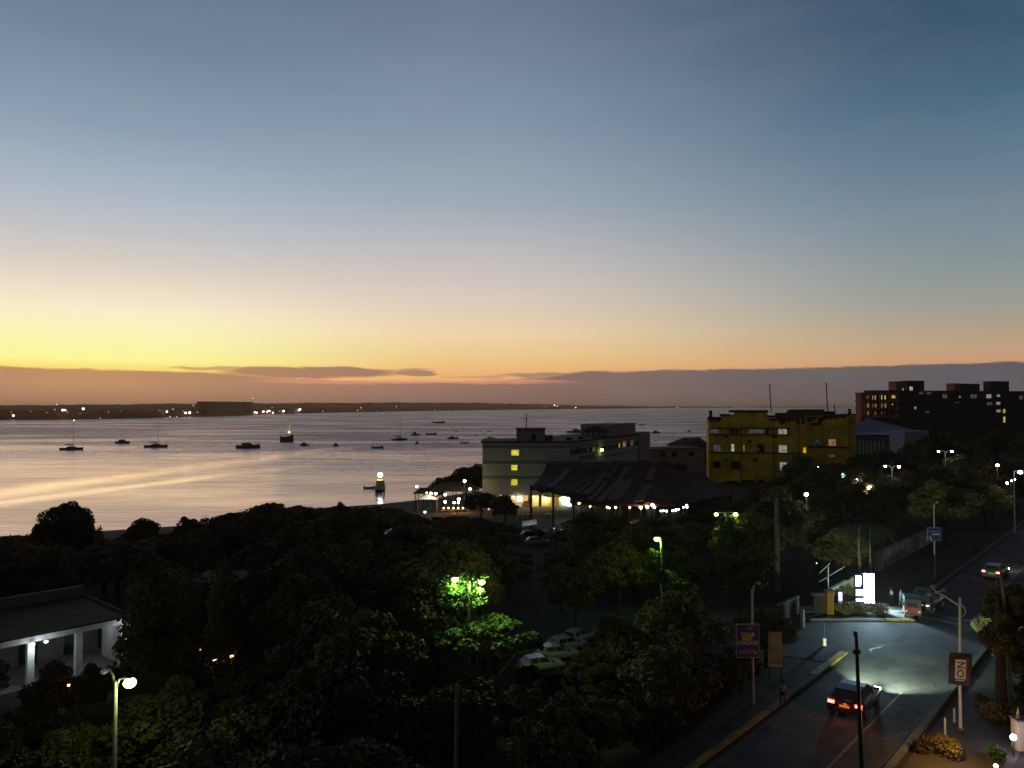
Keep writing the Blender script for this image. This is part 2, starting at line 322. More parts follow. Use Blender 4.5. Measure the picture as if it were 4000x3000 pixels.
# far shore: a low wooded coast that runs away to the right
FS = [(-900, 1655), (-400, 1647), (0, 1640), (300, 1638), (600, 1632), (1000, 1619), (1300, 1611), (1600, 1606), (2000, 1600.5), (2300, 1597), (2600, 1594), (3000, 1592), (3700, 1590.4)]
def fs_pt(px):
    py = np.interp(px, [a for a, _ in FS], [c for _, c in FS]); return gnd(px, py, SEA)
def hills(name, off, tops, seed, mm, thick):
    rr = random.Random(seed); mb = MB(); pxs = np.arange(-900, 3701, 8); rows = []
    ph = [rr.uniform(0, 6.28) for _ in range(9)]
    for px in pxs:
        p = fs_pt(px); q = p * 1.0; q.z = 0; dirv = q.normalized(); p = p + dirv * off
        tpy = np.interp(px, [a for a, _ in tops], [c for _, c in tops])
        tpy += .8 * math.sin(px * .021 + ph[0]) + .7 * math.sin(px * .057 + ph[1]) + rr.uniform(-1.3, .9)
        zt = at(px, tpy, p.y).z
        rows.append([(p.x, p.y, -6), (p.x, p.y, max(-3.9, SEA + (zt - SEA) * .55)), (p.x + dirv.x * thick * .2, p.y + dirv.y * thick * .2, max(-3.8, zt)), (p.x + dirv.x * thick, p.y + dirv.y * thick, max(-3.8, zt * .8)), (p.x + dirv.x * thick * 1.3, p.y + dirv.y * thick * 1.3, -6)])
    for r_ in rows: mb.v += r_
    for i in range(len(rows) - 1):
        for k in range(4): a = i * 5 + k; mb.f.append((a, a + 5, a + 6, a + 1))
    tag(mb.build(name, mm), kind='structure')
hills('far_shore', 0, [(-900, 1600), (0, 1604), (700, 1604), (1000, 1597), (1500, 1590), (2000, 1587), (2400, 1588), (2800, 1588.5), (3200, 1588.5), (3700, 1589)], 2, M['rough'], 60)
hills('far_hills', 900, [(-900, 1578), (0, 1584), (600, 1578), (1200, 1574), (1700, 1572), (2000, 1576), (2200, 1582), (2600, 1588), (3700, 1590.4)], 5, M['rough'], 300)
# ------------------------------------------------------------------ boats at anchor
def hull(L, Wd, H, sheer=.25):
    rings = []
    for k in range(9):
        u = k / 8; x = (u - .5) * L
        hw = Wd / 2 * (1 - max(0, (u - .45) / .55) ** 2.2) * (.82 + .18 * min(1, u * 4)) + .02
        top = H * (1 + sheer * (2 * u - .7) ** 2)
        rings.append([(x + (.06 * L if k == 8 else 0), 0, -.25), (x, hw * .75, -.2), (x, hw, top * .55), (x, hw * 1.04, top), (x, -hw * 1.04, top), (x, -hw, top * .55), (x, -hw * .75, -.2)])
    return MB().loft(rings)
def yacht(label, L, mastH=0, light=False, sail=False):
    t = thing('sailing_boat', label, 'sailing boat', group='boats at anchor in the bay')
    hull(L, L * .27, L * .085).build('hull', M['hull'], t)
    z = L * .085
    MB().loft([[(x, y, z_) for y, z_ in ((-w_, z), (-w_ * .8, z + h), (w_ * .8, z + h), (w_, z))] for x, w_, h in ((-L * .2, L * .08, L * .05), (-L * .05, L * .095, L * .085), (L * .12, L * .085, L * .07), (L * .22, L * .05, L * .02))]).build('cabin', M['palehull'], t)
    MB().tube([(L * .08, 0, z), (L * .08, 0, mastH)], [.11, .06]).build('mast', M['dark'], t)
    MB().tube([(L * .08, 0, z + 1.3), (-L * .32, 0, z + 1.4)], .08).tube([(L * .06, 0, z + 1.5), (-L * .1, 0, z + 1.75), (-L * .3, 0, z + 1.6)], [.16, .26, .12]).build('boom', M['palehull'], t)
    MB().tube([(L * .08, 0, mastH * .97), (L * .52, 0, z + .3)], .025, 4).tube([(L * .08, 0, mastH * .97), (-L * .48, 0, z + .3)], .025, 4).build('stay', M['dark'], t)
    if light: MB().ball((L * .08, 0, mastH + .3), .42).build('mast_light', E['lampdim'], t)
    return t
E['lampdim'] = emi('mast_lamp', (.95, .8, .62), 1.6, True)
def launch(label, L, cabin=.5):
    t = thing('motor_boat', label, 'motor boat', group='boats at anchor in the bay')
    hull(L, L * .3, L * .11, .35).build('hull', M['hull'], t); z = L * .11
    MB().loft([[(x, y, z_) for y, z_ in ((-w_, z), (-w_ * .85, z + h), (w_ * .85, z + h), (w_, z))] for x, w_, h in ((-L * .28, L * .12, L * .02), (-L * .22, L * .12, L * .15 * cabin * 2), (L * .05, L * .11, L * .16 * cabin * 2), (L * .2, L * .08, L * .02))]).build('cabin', M['palehull'], t)
    MB().tube([(-L * .3, 0, z), (-L * .3, 0, z + L * .3 * cabin * 1.3)], .05).build('flagstaff', M['dark'], t)
    MB().tube([(-L * .05, 0, z + L * .15 * cabin), (-L * .08, 0, z + L * .36 * cabin * 1.2)], .05).build('mast', M['dark'], t)
    return t
def skiff(label, L):
    t = thing('small_boat', label, 'small boat', group='boats at anchor in the bay')
    hull(L, L * .3, L * .12, .5).build('hull', M['hull'], t)
    B(-L * .53, -L * .46, -.2, .2, .2, L * .24).build('outboard_motor', M['black'], t)
    B(-L * .1, L * .05, -L * .13, L * .13, L * .12, L * .15).build('bench', M['wood'], t)
    return t
def put_boat(o, px, py, rz):
    p = gnd(px, py, SEA); o.location = (p.x, p.y, SEA + .02); o.rotation_euler.z = rz; return o
def wid(px, py, wpx): return wpx / FPX * gnd(px, py, SEA).y
for px, py, wp, kind, extra, rz, lab in [
    (280, 1757, 84, 'y', (112, True), .15, 'pale lit masthead sailing boat furthest left in the bay'),
    (480, 1732, 60, 'm', .45, -.2, 'low dark motor boat between the two left sailing boats'),
    (610, 1747, 86, 'y', (105, False), .1, 'dark sailing yacht with tall cabin, second mast from the left'),
    (970, 1750, 90, 'm', .4, .1, 'long dark motor boat just left of the boat with the lit sail'),
    (1190, 1741, 38, 'm', .7, -.3, 'small dark motor boat just right of the boat with the lit sail'),
    (1313, 1742, 27, 'm', 1.0, .9, 'stubby upright dark boat end-on in the middle of the bay'),
    (1475, 1751, 44, 's', 0, .1, 'low open boat nearest the lit harbour beacon'),
    (1560, 1719, 62, 'y', (95, False), .35, 'dark sailing boat with mast in the middle right of the bay'),
    (1622, 1700, 36, 'm', .8, .2, 'dark motor boat with raised bridge behind the middle sailing boat'),
    (1685, 1698, 40, 's', 0, .05, 'flat low boat far out right of the raised bridge boat'),
    (1768, 1714, 42, 'm', .45, .15, 'dark boat with low cabin left of the green building'),
    (1630, 1733, 24, 'm', .8, 1.0, 'tiny boat in front of the raised bridge boat'),
    (1815, 1732, 32, 's', 0, -.2, 'small dark open boat nearest the green building corner'),
    (1860, 1703, 15, 'm', .9, 1.2, 'tiny upright boat far out above the green building corner'),
    (1916, 1714, 32, 'm', .4, .1, 'small boat just over the left roof corner of the green building'),
    (1912, 1686, 17, 's', 0, .1, 'tiny far boat over the left roof corner of the green building'),
    (1782, 1686, 14, 's', 0, .6, 'tiny far boat above the low cabin boat'),
    (1824, 1705, 12, 's', 0, .4, 'tiny boat right of the low cabin boat'),
    (1715, 1653, 44, 's', 0, 0, 'thin faraway boat close to the far shore'),
    (2252, 1690, 76, 'y', (78, False), .1, 'large dark sailing boat seen above the middle of the green building roof'),
    (2508, 1661, 22, 's', 0, .1, 'tiny boat far out left of the yellow building'),
    (2562, 1692, 34, 'm', .7, .1, 'dark motor boat between the green and the yellow building'),
    (2692, 1688, 19, 'm', 1.0, .9, 'upright small boat close beside the yellow building'),
    (2563, 1723, 12, 's', 0, .1, 'tiny boat nearest the shore between the green and yellow buildings'),
]:
    L = wid(px, py, wp)
    if kind == 'y': o = yacht(lab, L, wid(px, py, extra[0]), extra[1])
    elif kind == 'm': o = launch(lab, L, extra)
    else: o = skiff(lab, L)
    put_boat(o, px, py, rz)
# boat with the lit, half furled sail
L = wid(1120, 1723, 50)
o = thing('dhow', 'dark wooden boat with a small lit cream sail and lamp', 'dhow', group='boats at anchor in the bay'); put_boat(o, 1120, 1725, .25)
hull(L, L * .4, L * .36, .35).build('hull', M['darkwood'], o)
MB().tube([(L * .05, 0, L * .3), (L * .12, 0, L * 1.45)], [.12, .06]).build('mast', M['darkwood'], o)
MB().loft([[(L * (.12 + .1 * q) + math.sin(q * 3) * .25 - wv_, yy, L * (.62 + .8 * q)) for yy, wv_ in ((-.08, -1.0 * (1 - q)), (.08, -1.0 * (1 - q)), (.08, 1.6 * (1 - q) + .1), (-.08, 1.6 * (1 - q) + .1))] for q in (0, .25, .5, .75, 1)]).build('sail', emi('self_lit_sail', (.55, .46, .24), .42, True), o)  # sail cloth glows by itself in place of lamplight
MB().ball((L * .18, -.7, L * .72), .5).build('lamp', emi('boat_lamp', (1, .88, .5), 3, True), o)

# harbour beacon standing in the shallows
p = at(1485, 1932, 200.0); bz = SEA; k = 200 / FPX
o = thing('harbour_beacon', 'white topped beacon with yellow band standing in the water', 'beacon', (p.x, 200, bz))
zz = lambda py: at(1485, py, 200).z - bz
B(-1.25, 1.25, -1.1, 1.1, -2, zz(1932)).build('base', M['white'], o)
B(-1.1, 1.1, -1.0, 1.0, zz(1932), zz(1911)).build('dark_band', M['dark'], o)
B(-1.2, 1.2, -1.05, 1.05, zz(1911), zz(1899)).build('grey_band', M['white'], o)
MB().tube([(0, 0, zz(1899)), (0, 0, zz(1875))], [1.25, 1.0], 14).build('yellow_band', M['ysign'], o)
MB().tube([(0, 0, zz(1875)), (0, 0, zz(1862))], .12, 8).build('lamp_post', M['galv'], o)
MB().ball((0, 0, zz(1855)), .6).build('lamp', E['white'], o)
MB().loft([[(q * c, -1.35 + .2 * math.sin(a), z_ + .5 * math.sin(a)) for a, c in ((0, 1), (1.57, .8), (3.14, -1), (4.7, -.7))] for q, z_ in ((1.0, zz(1952)), (1.0, zz(1940)))]).build('floodlight', E['pcool'], o)
point(o, (0, -2.4, zz(1935)), 500, (.8, 1, 1), .3)
o = skiff('small open boat moored at the lit harbour beacon', 3.0); p = at(1443, 1907, 206); o.location = (p.x, 206, SEA); o.rotation_euler.z = 0

# ------------------------------------------------------------------ far shore: block, tower and lamps
def shore_at(px, py, off=30):
    p = fs_pt(px); dv = Vector((p.x, p.y, 0)).normalized(); return at(px, py, (p + dv * off).y)
p0 = shore_at(825, 1570, -25); p1 = shore_at(985, 1570, -25)
o = thing('warehouse', 'dark boxy block standing on the far shore', 'warehouse', (p0.x, p0.y, -5)); ln = (p1 - p0).length; o.rotation_euler.z = math.atan2(p1.y - p0.y, p1.x - p0.x)
MB().box(0, ln, 0, 30, 0, p0.z + 5).build('wall', M['rough'], o)
MB().box(-1, ln + 1, -1, 31, p0.z + 5, p0.z + 6).build('roof', M['rough'], o)
for k in range(5): B(ln * (.1 + .17 * k), ln * (.18 + .17 * k), -.4, 0, 4, 12).build('loading_door', M['dark'], o)
def shore_lamp(px, py, r, col, lab, grp='lights along the far shore'):
    p = shore_at(px, py, -12 if py > 1590 else 25); zg = -3.9
    s = p.y / 1400
    o = thing('shore_lamp', lab, 'lamp', (p.x, p.y, zg), group=grp)
    MB().tube([(0, 0, 0), (0, 0, p.z - zg)], .25 * s, 6).build('pole', M['dark'], o)
    MB().ball((0, 0, p.z - zg), r * s * .8, 8, 6).build('lamp', E[col], o)
E['dimf'] = emi('dim_far_lamp', (.95, .8, .66), 1.1, True); E['whitef'] = emi('white_far_lamp', (1, .93, .80), 5, True); E['coolf'] = emi('cool_far_lamp', (.8, 1, .95), 5, True); E['orangef'] = emi('orange_far_lamp', (1, .62, .3), 5, True)
for px, py, r, c in [(52, 1623, 2.2, 'whitef'), (245, 1602, 2.4, 'whitef'), (254, 1602, 2, 'whitef'), (325, 1597, 2.5, 'whitef'), (222, 1580, 1.6, 'dimf'), (214, 1600, 1.2, 'dimf'),
                     (652, 1608, 2.2, 'whitef'), (664, 1628, 1.4, 'dimf'), (690, 1629, 1.6, 'dimf'), (676, 1598, 1.3, 'dimf'), (725, 1613, 2.2, 'coolf'), (741, 1612, 2.7, 'coolf'), (755, 1583, 1.3, 'dimf'), (988, 1556, 1.4, 'dimf'), (996, 1611, 1.8, 'whitef'), (392, 1633, 1.1, 'dimf'), (838, 1625, 1.1, 'dimf')]:
    shore_lamp(px, py, r, c, {'whitef': 'round white light on the dark far shore at the left', 'coolf': 'bluish white twin light left of the boxy dark block', 'dimf': 'faint hazy light on the far shore at the left'}[c])
for px, py, r, c in [(1003, 1612, 1.8, 'coolf'), (1029, 1608, 2, 'whitef'), (1044, 1608, 1.9, 'whitef'), (1052, 1605, 2, 'whitef'), (1066, 1612, 1.9, 'orangef'), (1108, 1606, 2.2, 'coolf'), (1168, 1602, 2.2, 'coolf'), (1172, 1599, 2.2, 'coolf'), (1063, 1592, 1, 'dimf'),
                     (1410, 1593, 1.2, 'dimf'), (1430, 1615, 1.6, 'whitef'), (1478, 1615, 1.5, 'orangef'), (1487, 1614, 1.7, 'orangef'), (1550, 1613, 1.2, 'dimf'), (1586, 1613, 1, 'dimf'), (1348, 1612, .8, 'dimf'), (1548, 1587, 1, 'dimf')]:
    shore_lamp(px, py, r, c, {'whitef': 'white light on the far shore behind the boat with the lit sail', 'coolf': 'bluish light just right of the boxy dark block', 'orangef': 'orange light at the middle of the far waterline', 'dimf': 'faint light on the middle of the far shore'}[c])
for px, py, r, c in [(1698, 1600, 1, 'dimf'), (1725, 1609, 1, 'dimf'), (1756, 1608, 1.2, 'whitef'), (1800, 1608, .9, 'dimf'), (1878, 1589, 1.3, 'dimf'), (1943, 1595, .8, 'dimf'), (1974, 1576, .9, 'dimf'), (2040, 1573, .8, 'dimf'), (2050, 1573, .8, 'dimf'),
                     (2125, 1587, .7, 'dimf'), (2166, 1583, 1.2, 'whitef'), (2176, 1587, .9, 'whitef'), (2211, 1590, .8, 'orangef'), (2228, 1590, 1, 'whitef'), (2249, 1592, 1, 'orangef'), (2208, 1601, .8, 'whitef'), (2291, 1600, .6, 'dimf'), (2324, 1600, .75, 'whitef'), (2425, 1598, .7, 'orangef'), (2432, 1598, .5, 'dimf'), (2452, 1598, .5, 'dimf'),
                     (2643, 1591, .6, 'whitef'), (2651, 1592, .5, 'whitef'), (2663, 1590, .6, 'whitef'), (2734, 1594, .25, 'dimf'), (2824, 1588, .5, 'whitef'), (2832, 1589, .5, 'whitef'), (2836, 1592, .45, 'whitef'), (2851, 1597, .4, 'whitef'), (2872, 1591, .4, 'whitef'), (2888, 1592, .45, 'whitef'), (2897, 1592, .4, 'orangef'), (2906, 1591, .4, 'whitef'), (2924, 1592, .4, 'whitef'), (2939, 1591, .45, 'whitef'), (2957, 1591, .3, 'dimf')]:
    shore_lamp(px, py, r, c, {'whitef': 'tiny white light strung along the distant right shore', 'orangef': 'tiny orange light on the distant right shore', 'dimf': 'tiny faint light on the distant right shore'}[c])

rq = random.Random(77)
for k in range(34):
    px = 30 + k * 76 + rq.uniform(-22, 22)
    shore_lamp(px, np.interp(px, [0, 900, 1600, 2700], [1612, 1606, 1598, 1592]) + rq.uniform(-6, 5), rq.uniform(.7, 1.1) * (1 if px < 1500 else .6), 'dimf', 'small dim warm light scattered along the dark far shore')
# ------------------------------------------------------------------ facades
class Facade:
    """vertical plane from A to B (world xy); local x runs along it, local y goes away from the camera"""
    def __init__(s, A, Bp, z0):
        s.A = Vector((A[0], A[1])); s.d = (Vector((Bp[0], Bp[1])) - s.A); s.L = s.d.length; s.d.normalize(); s.n = Vector((-s.d.y, s.d.x)); s.z0 = z0
        s.rz = math.atan2(s.d.y, s.d.x)
    def uv(s, px, py):
        q = ray(px, py); t = s.A.dot(s.n) / (q.x * s.n.x + q.y * s.n.y)
        return (Vector((q.x * t, q.y * t)) - s.A).dot(s.d), CAMZ + q.z * t - s.z0
    def u(s, px): return s.uv(px, 1584)[0]
    def z(s, px, py): return s.uv(px, py)[1]
    def root(s, name, lab, cat, group=None): return thing(name, lab, cat, (s.A.x, s.A.y, s.z0), s.rz, group)
    def window(s, par, x0, y0, x1, y1, pane, frame='cream', bars=1, name='window', fr=.09, out=.0):
        u0, z1 = s.uv(x0, y0); u1, z0 = s.uv(x1, y1); z1 = (z1 + s.uv(x1, y0)[1]) / 2; z0 = (z0 + s.uv(x0, y1)[1]) / 2
        m = MB(); f = out
        m.box(u0 - fr, u1 + fr, -.10 - f, .02 - f, z1, z1 + fr).box(u0 - fr * 1.8, u1 + fr * 1.8, -.18 - f, .02 - f, z0 - fr, z0)
        m.box(u0 - fr, u0, -.10 - f, .02 - f, z0, z1).box(u1, u1 + fr, -.10 - f, .02 - f, z0, z1)
        for k in range(bars):
            c = u0 + (u1 - u0) * (k + 1) / (bars + 1); m.box(c - .035, c + .035, -.08 - f, .02 - f, z0, z1)
        w_ = m.build(name, M[frame], par)
        B(u0, u1, -.03 - f, .01 - f, z0, z1).build('pane', pane if not isinstance(pane, str) else (E.get(pane) or M[pane]), w_)
        return w_

# ---- long green building: a wing square to the camera and a longer one running away to the right
def to_root(ob, F, RFm):
    W_ = Matrix.Translation((F.A.x, F.A.y, F.z0)) @ Matrix.Rotation(F.rz, 4, 'Z'); P_ = Matrix.Translation((RFm.A.x, RFm.A.y, RFm.z0)) @ Matrix.Rotation(RFm.rz, 4, 'Z')
    ob.matrix_local = P_.inverted() @ W_; return ob
A = at(1885, 1730, 150); GL = Facade(A, at(2225, 1730, 150), -3.2); GF = Facade(at(2225, 1730, 150.02), at(2530, 1689, 196), -3.2)
o = GL.root('green_building', 'long pale green building with rounded canopy beside the bay', 'building')
top = A.z + 3.2; dp = 13
porch_u0, porch_u1 = GL.u(1985), GL.u(2225); zp = GL.z(2100, 1935); uR = GF.u(2490)
MB().box(0, porch_u0, 0, dp, 0, top).box(porch_u0, porch_u1, 0, dp, zp, top).box(porch_u0, porch_u1, 4.0, dp, 0, zp).build('wall', M['green'], o)
ra = lambda mb, n, mm, par=None: to_root(mb.build(n, mm, o), GF, GL)
ra(MB().box(0, uR, 0, dp, 0, top - .01), 'rear_wing_wall', M['green'])
for k, (py0, py1, mm) in enumerate([(1740, 1752, 'darkgreen'), (1752, 1757, 'greenband'), (1800, 1812, 'darkgreen'), (1812, 1816, 'greenband'), (1857, 1872, 'darkgreen'), (1853, 1857, 'greenband')]):
    z0_, z1_ = GL.z(1885, py1), GL.z(1885, py0)
    B(-.03, GL.L + .02, -.06 - .02 * (k % 2), 0, z0_, z1_).build('string_course', M[mm], o); ra(B(.02, uR + .03, -.06 - .02 * (k % 2), 0, z0_, z1_), 'string_course', M[mm])
B(-.3, GL.L + .3, -.35, dp + .3, top, top + .35).build('roof', M['dconc'], o); ra(B(-.1, uR + .3, -.35, dp + .3, top, top + .33), 'rear_wing_roof', M['dconc'])
for (a, b_) in ((1753, 1780), (1812, 1838), (1868, 1896)):
    GL.window(o, 1997, a, 2027 if a < 1800 else 2021, b_ - 1, 'ywin', 'green', 0, fr=.08)
gu0, gu1 = .3, uR - .5; gz0, gz1 = GL.z(1885, 1800) + 1.05, GL.z(1885, 1800) + 2.55
ra(B(gu0, gu1, -.05, 0, gz0, gz1), 'gallery_recess', M['dark'])
n = 15
for k in range(n + 1):
    c = gu0 + (gu1 - gu0) * k / n; ra(B(c - .13, c + .13, -.14, -.05, gz0, gz1), 'gallery_post', M['brown'])
ra(B(gu0 - .2, gu1, -.2, -.05, gz0 - .16, gz0), 'gallery_sill', M['greenband'])
for k, c in {1: 'brown', 4: 'dark', 10: 'w_gold', 11: 'w_orange', 12: 'reddark', 13: 'w_dim', 5: 'brown'}.items():
    a_ = gu0 + (gu1 - gu0) * k / n + .2; b_ = gu0 + (gu1 - gu0) * (k + 1) / n - .2
    ra(B(a_, b_ if k != 10 else a_ + .9, -.08, -.05, gz0 + .1, gz1 - (.1 if k != 10 else .4)), 'gallery_door', E.get(c) or M[c])
lp = GF.uv(2343, 1757); ra(MB().ball((lp[0], -.5, lp[1]), .30), 'wall_lamp', E['lime'])
ra(B(GF.u(2262), GF.u(2320), -.05, 0, GF.z(2290, 1790), GF.z(2290, 1778)), 'lower_opening', M['dark'])
def rb(name, x0, x1, yt, mm, yd=(3, 8), F=None):
    F = F or GL; u0, u1 = F.u(x0), F.u(x1); ob = B(u0, u1, yd[0], yd[1], top + .35, F.z((x0 + x1) / 2, yt)).build(name, M[mm], o); return ob if F is GL else to_root(ob, F, GL)
s1 = rb('stair_tower', 2018, 2130, 1677, 'pink', (1, 6)); B(GL.u(2078), GL.u(2092), .9, 1, top + .4, top + 1.6).build('door', M['brown'], s1)
B(GL.u(2014), GL.u(2134), .7, 6.3, GL.z(2018, 1677), GL.z(2018, 1677) + .15).build('cap', M['dconc'], s1)
rb('water_tank', 2131, 2162, 1702, 'dark', (2, 5))
rb('lift_tower', 2398, 2488, 1655, 'pink', (.4, 8), GF)
MB().tube([(GL.u(2057), 3, top + 1.8), (GL.u(2057), 3, GL.z(2057, 1622) + .3)], .09).tube([(GL.u(2057) - 1.2, 3, GL.z(2057, 1634)), (GL.u(2057) + .4, 3, GL.z(2057, 1638))], .05).tube([(GL.u(2057) - .5, 3, GL.z(2057, 1645)), (GL.u(2057) + .4, 3, GL.z(2057, 1645))], .04).build('antenna', M['dark'], o)
hc = GF.u(2366); hz = top + .35
for q in (-1.6, 1.6):
    for w_ in (1, 3.5): ra(B(hc + q - .12, hc + q + .12, w_ - .12, w_ + .12, hz, hz + 1.3), 'hut_post', M['darkwood'])
ra(MB().loft([[(hc + a * s_, 2.25 + b_ * s_, z_) for a, b_ in ((-2.4, -2), (2.4, -2), (2.4, 2), (-2.4, 2))] for s_, z_ in ((1, hz + 1.1), (.85, hz + 1.7), (.2, hz + 2.4))]), 'hut_roof', M['darkwood'])
for px in (2296, 2250): ra(MB().box(GF.u(px) - .5, GF.u(px) + .5, 1, 2, hz, hz + .6), 'roof_unit', M['dark'])
ra(B(uR + .02, GF.u(2532), -.4, dp + .5, 0, GF.z(2490, 1690)), 'corner_tower', M['pink'])
B(porch_u0, porch_u1, 3.9, 3.99, 0, zp).build('porch_wall', M['cream'], o)
for px in (2040, 2068, 2110, 2160, 2188): B(GL.u(px) - .28, GL.u(px) + .28, .2, .9, 0, zp).build('porch_post', M['cream'], o)
for px in (2055, 2090, 2130, 2150, 2175): B(GL.u(px) - .45, GL.u(px) + .45, 3.84, 3.9, .1, 2.3).build('porch_door', M['brown'] if px != 2130 else M['orange'], o)
cu0, cu1 = GL.u(2120), GL.u(2218); czb, czt = GL.z(2150, 1936), GL.z(2150, 1903)
MB().loft([[(cu0, -.0, czb), (cu0 + .4, -.1, czt - .3), (cu0 + 1.2, -.1, czt), (cu1 - 1.2, -.1, czt), (cu1 - .4, -.1, czt - .3), (cu1, 0, czb)],
           [(cu0, -2.6, czb), (cu0 + .4, -2.2, czt - .9), (cu0 + 1.2, -1.8, czt - .5), (cu1 - 1.2, -1.8, czt - .5), (cu1 - .4, -2.2, czt - .9), (cu1, -2.6, czb)]]).build('canopy', mat('canopy_lime', (.30, .34, .10), .7, .1, 1), o)
for px, en, col in ((2005, 130, (1, .8, .4)), (2085, 190, (1, .62, .2)), (2130, 260, (1, .56, .14)), (2172, 190, (1, .68, .3)), (2210, 240, (.8, 1, .92))):
    u = GL.u(px); MB().ball((u, 2.0, zp - .55), .13).build('ceiling_lamp', E['warm'], o); point(o, (u, 2.0, zp - .9), en, col, .25)
point(o, (GL.u(2168), -3.4, czt - .2), 30, (.75, .8, .2), .3)
for px, py, r, c in ((2027, 1948, .42, 'white'), (2196, 1948, .32, 'warm'), (2206, 1945, .36, 'cool'), (2216, 1952, .4, 'cool'), (2209, 1960, .34, 'white')):
    u, z_ = GL.uv(px, py); B(u - r * .6, u + r * .6, -.2, -.05, z_ - r, z_ + r).build('wall_light', E[c], o)

# ---- yellow building
YY = 186.0; A = at(2769, 1700, YY); Bq = at(3128, 1700, YY - 3)
YF = Facade(A, Bq, -.6); o = YF.root('yellow_building', 'weathered yellow apartment block with stepped mouldy parapet', 'apartment building')
zt = lambda px, py: YF.z(px, py)
u = YF.u; dp = 5.5
MB().box(0, u(3128), 0, dp, 0, zt(2900, 1640)).build('wall', M['yellow'], o)
m = MB()
for x0, x1, y in ((2769, 2817, 1640), (2817, 2848, 1626), (2848, 2868, 1619), (2868, 2998, 1610), (2998, 3030, 1630), (3030, 3128, 1636)):
    m.box(u(x0), u(x1), 0.0, .6, zt(2900, 1640), zt(x0, y))
m.build('parapet', M['yellow'], o)
for x0, x1, y, th in ((2764, 2817, 1628, 12), (2813, 2850, 1617, 9), (2848, 3000, 1602, 9), (2996, 3030, 1622, 8), (3030, 3075, 1613, 22), (3070, 3128, 1627, 9)):
    B(u(x0), u(x1), -.15, .9, zt(x0, y + th), zt(x0, y)).build('coping', M['stain'], o)
m2 = MB(); rr = random.Random(4)
B(u(2774), u(2786), 2, 2.8, zt(2780, 1640), zt(2780, 1604)).build('chimney', M['stain'], o)
# drip stains under the coping with an uneven lower edge
for x0, x1, y, mx in ((3005, 3128, 1634, 26), (2770, 2815, 1640, 10)):
    m = MB(); k = x0
    while k < x1 - 6:
        h = rr.uniform(.25, 1) * mx; m.box(u(k), u(k + 7), -.045, 0, zt(k, y + h), zt(k, y)); k += 7
    m.build('damp_stain', M['stain'], o)
for y, x0, x1, pr in ((1672, 2772, 3083, .55), (1697, 2772, 3083, .5), (1768, 2766, 3128, .45)):
    B(u(x0), u(x1), -pr, 0, zt(2900, y + 2), zt(2900, y - 1.5)).build('ledge', M['ledge'], o)
B(u(2990), u(2999), -.4, 0, zt(2995, 1697), zt(2995, 1674)).build('divider', M['stain'], o)
YF.window(o, 2775, 1677, 2808, 1693, 'w_dim', 'yellow2', 2); YF.window(o, 2925, 1677, 2985, 1693, 'w_dim', 'yellow2', 3)
YF.window(o, 2850, 1677, 2885, 1693, 'brown', 'yellow2', 2)
YF.window(o, 3040, 1676, 3073, 1696, 'w_white', 'cream', 1)
YF.window(o, 2788, 1738, 2814, 1763, 'w_dim', 'yellow2', 1); YF.window(o, 2856, 1734, 2868, 1763, 'w_green', 'cream', 0); YF.window(o, 2903, 1738, 2909, 1763, 'w_orange', 'brown', 0, fr=.05)
YF.window(o, 2960, 1737, 2984, 1765, 'glass', 'brown', 1); YF.window(o, 3042, 1739, 3074, 1769, 'w_white', 'cream', 1)
YF.window(o, 2787, 1802, 2813, 1827, 'glass', 'brown', 1); YF.window(o, 2858, 1802, 2888, 1829, 'glass', 'brown', 2); YF.window(o, 3046, 1806, 3076, 1836, 'w_white', 'cream', 1)
for x0, x1, y0 in ((2900, 2945, 1877), (2965, 2985, 1877), (2830, 2880, 1880)): YF.window(o, x0, y0, x1, y0 + 26, 'dark', 'brown', 1)
for px, y0 in ((2834, 1700), (2834, 1790), (2948, 1790), (3024, 1700), (3100, 1790), (2926, 1720)):
    z1_ = zt(px, y0); ac = B(u(px) - .42, u(px) + .42, -.42, 0, z1_ - .6, z1_).build('air_conditioner', M['ledge'], o); MB().tube([(u(px), -.43, z1_ - .3), (u(px), -.45, z1_ - .3)], .2, 10).build('fan', M['dark'], ac)
for px in (2895, 3020, 3118): MB().tube([(u(px), -.09, 0), (u(px), -.09, zt(px, 1640))], .06, 6).build('drain_pipe', M['ledge'], o)
# right hand wing stands further back
RA = at(3128, 1700, YY + 4); RB = at(3312, 1700, YY + 1); RF = Facade(RA, RB, -.6)
wing = bpy.data.objects.new('right_wing', None)
def inY(mb, name, mm, par=None):   # put a mesh given in wing coordinates under the yellow building
    ob = mb.build(name, mm, par or o)
    if par is None:
        W_ = Matrix.Translation((RF.A.x, RF.A.y, RF.z0)) @ Matrix.Rotation(RF.rz, 4, 'Z')
        P_ = Matrix.Translation((YF.A.x, YF.A.y, YF.z0)) @ Matrix.Rotation(YF.rz, 4, 'Z')
        ob.matrix_local = P_.inverted() @ W_
    return ob
bpy.data.objects.remove(wing)
rz_ = RF.z; ru = RF.u
inY(B(0, ru(3312), 0, 12, 0, rz_(3200, 1628)), 'wing_wall', M['yellow'])
inY(B(ru(3312), ru(3345), .8, 12, 0, rz_(3320, 1622)), 'wing_side_wall', M['yellow2'])
for x0, x1, y0, y1, dd, mm in ((3075, 3130, 1607, 1630, 2, 'stain'), (3068, 3100, 1615, 1640, 1, 'dconc'), (3140, 3222, 1599, 1626, 1, 'stain'), (3085, 3140, 1600, 1640, 4, 'stain'), (3222, 3265, 1607, 1628, 2, 'stain'), (3262, 3316, 1618, 1628, .5, 'stain')):
    inY(B(ru(x0), ru(x1), dd, dd + 3, rz_(x0, y1), rz_(x0, y0)), 'roof_tank', M[mm])
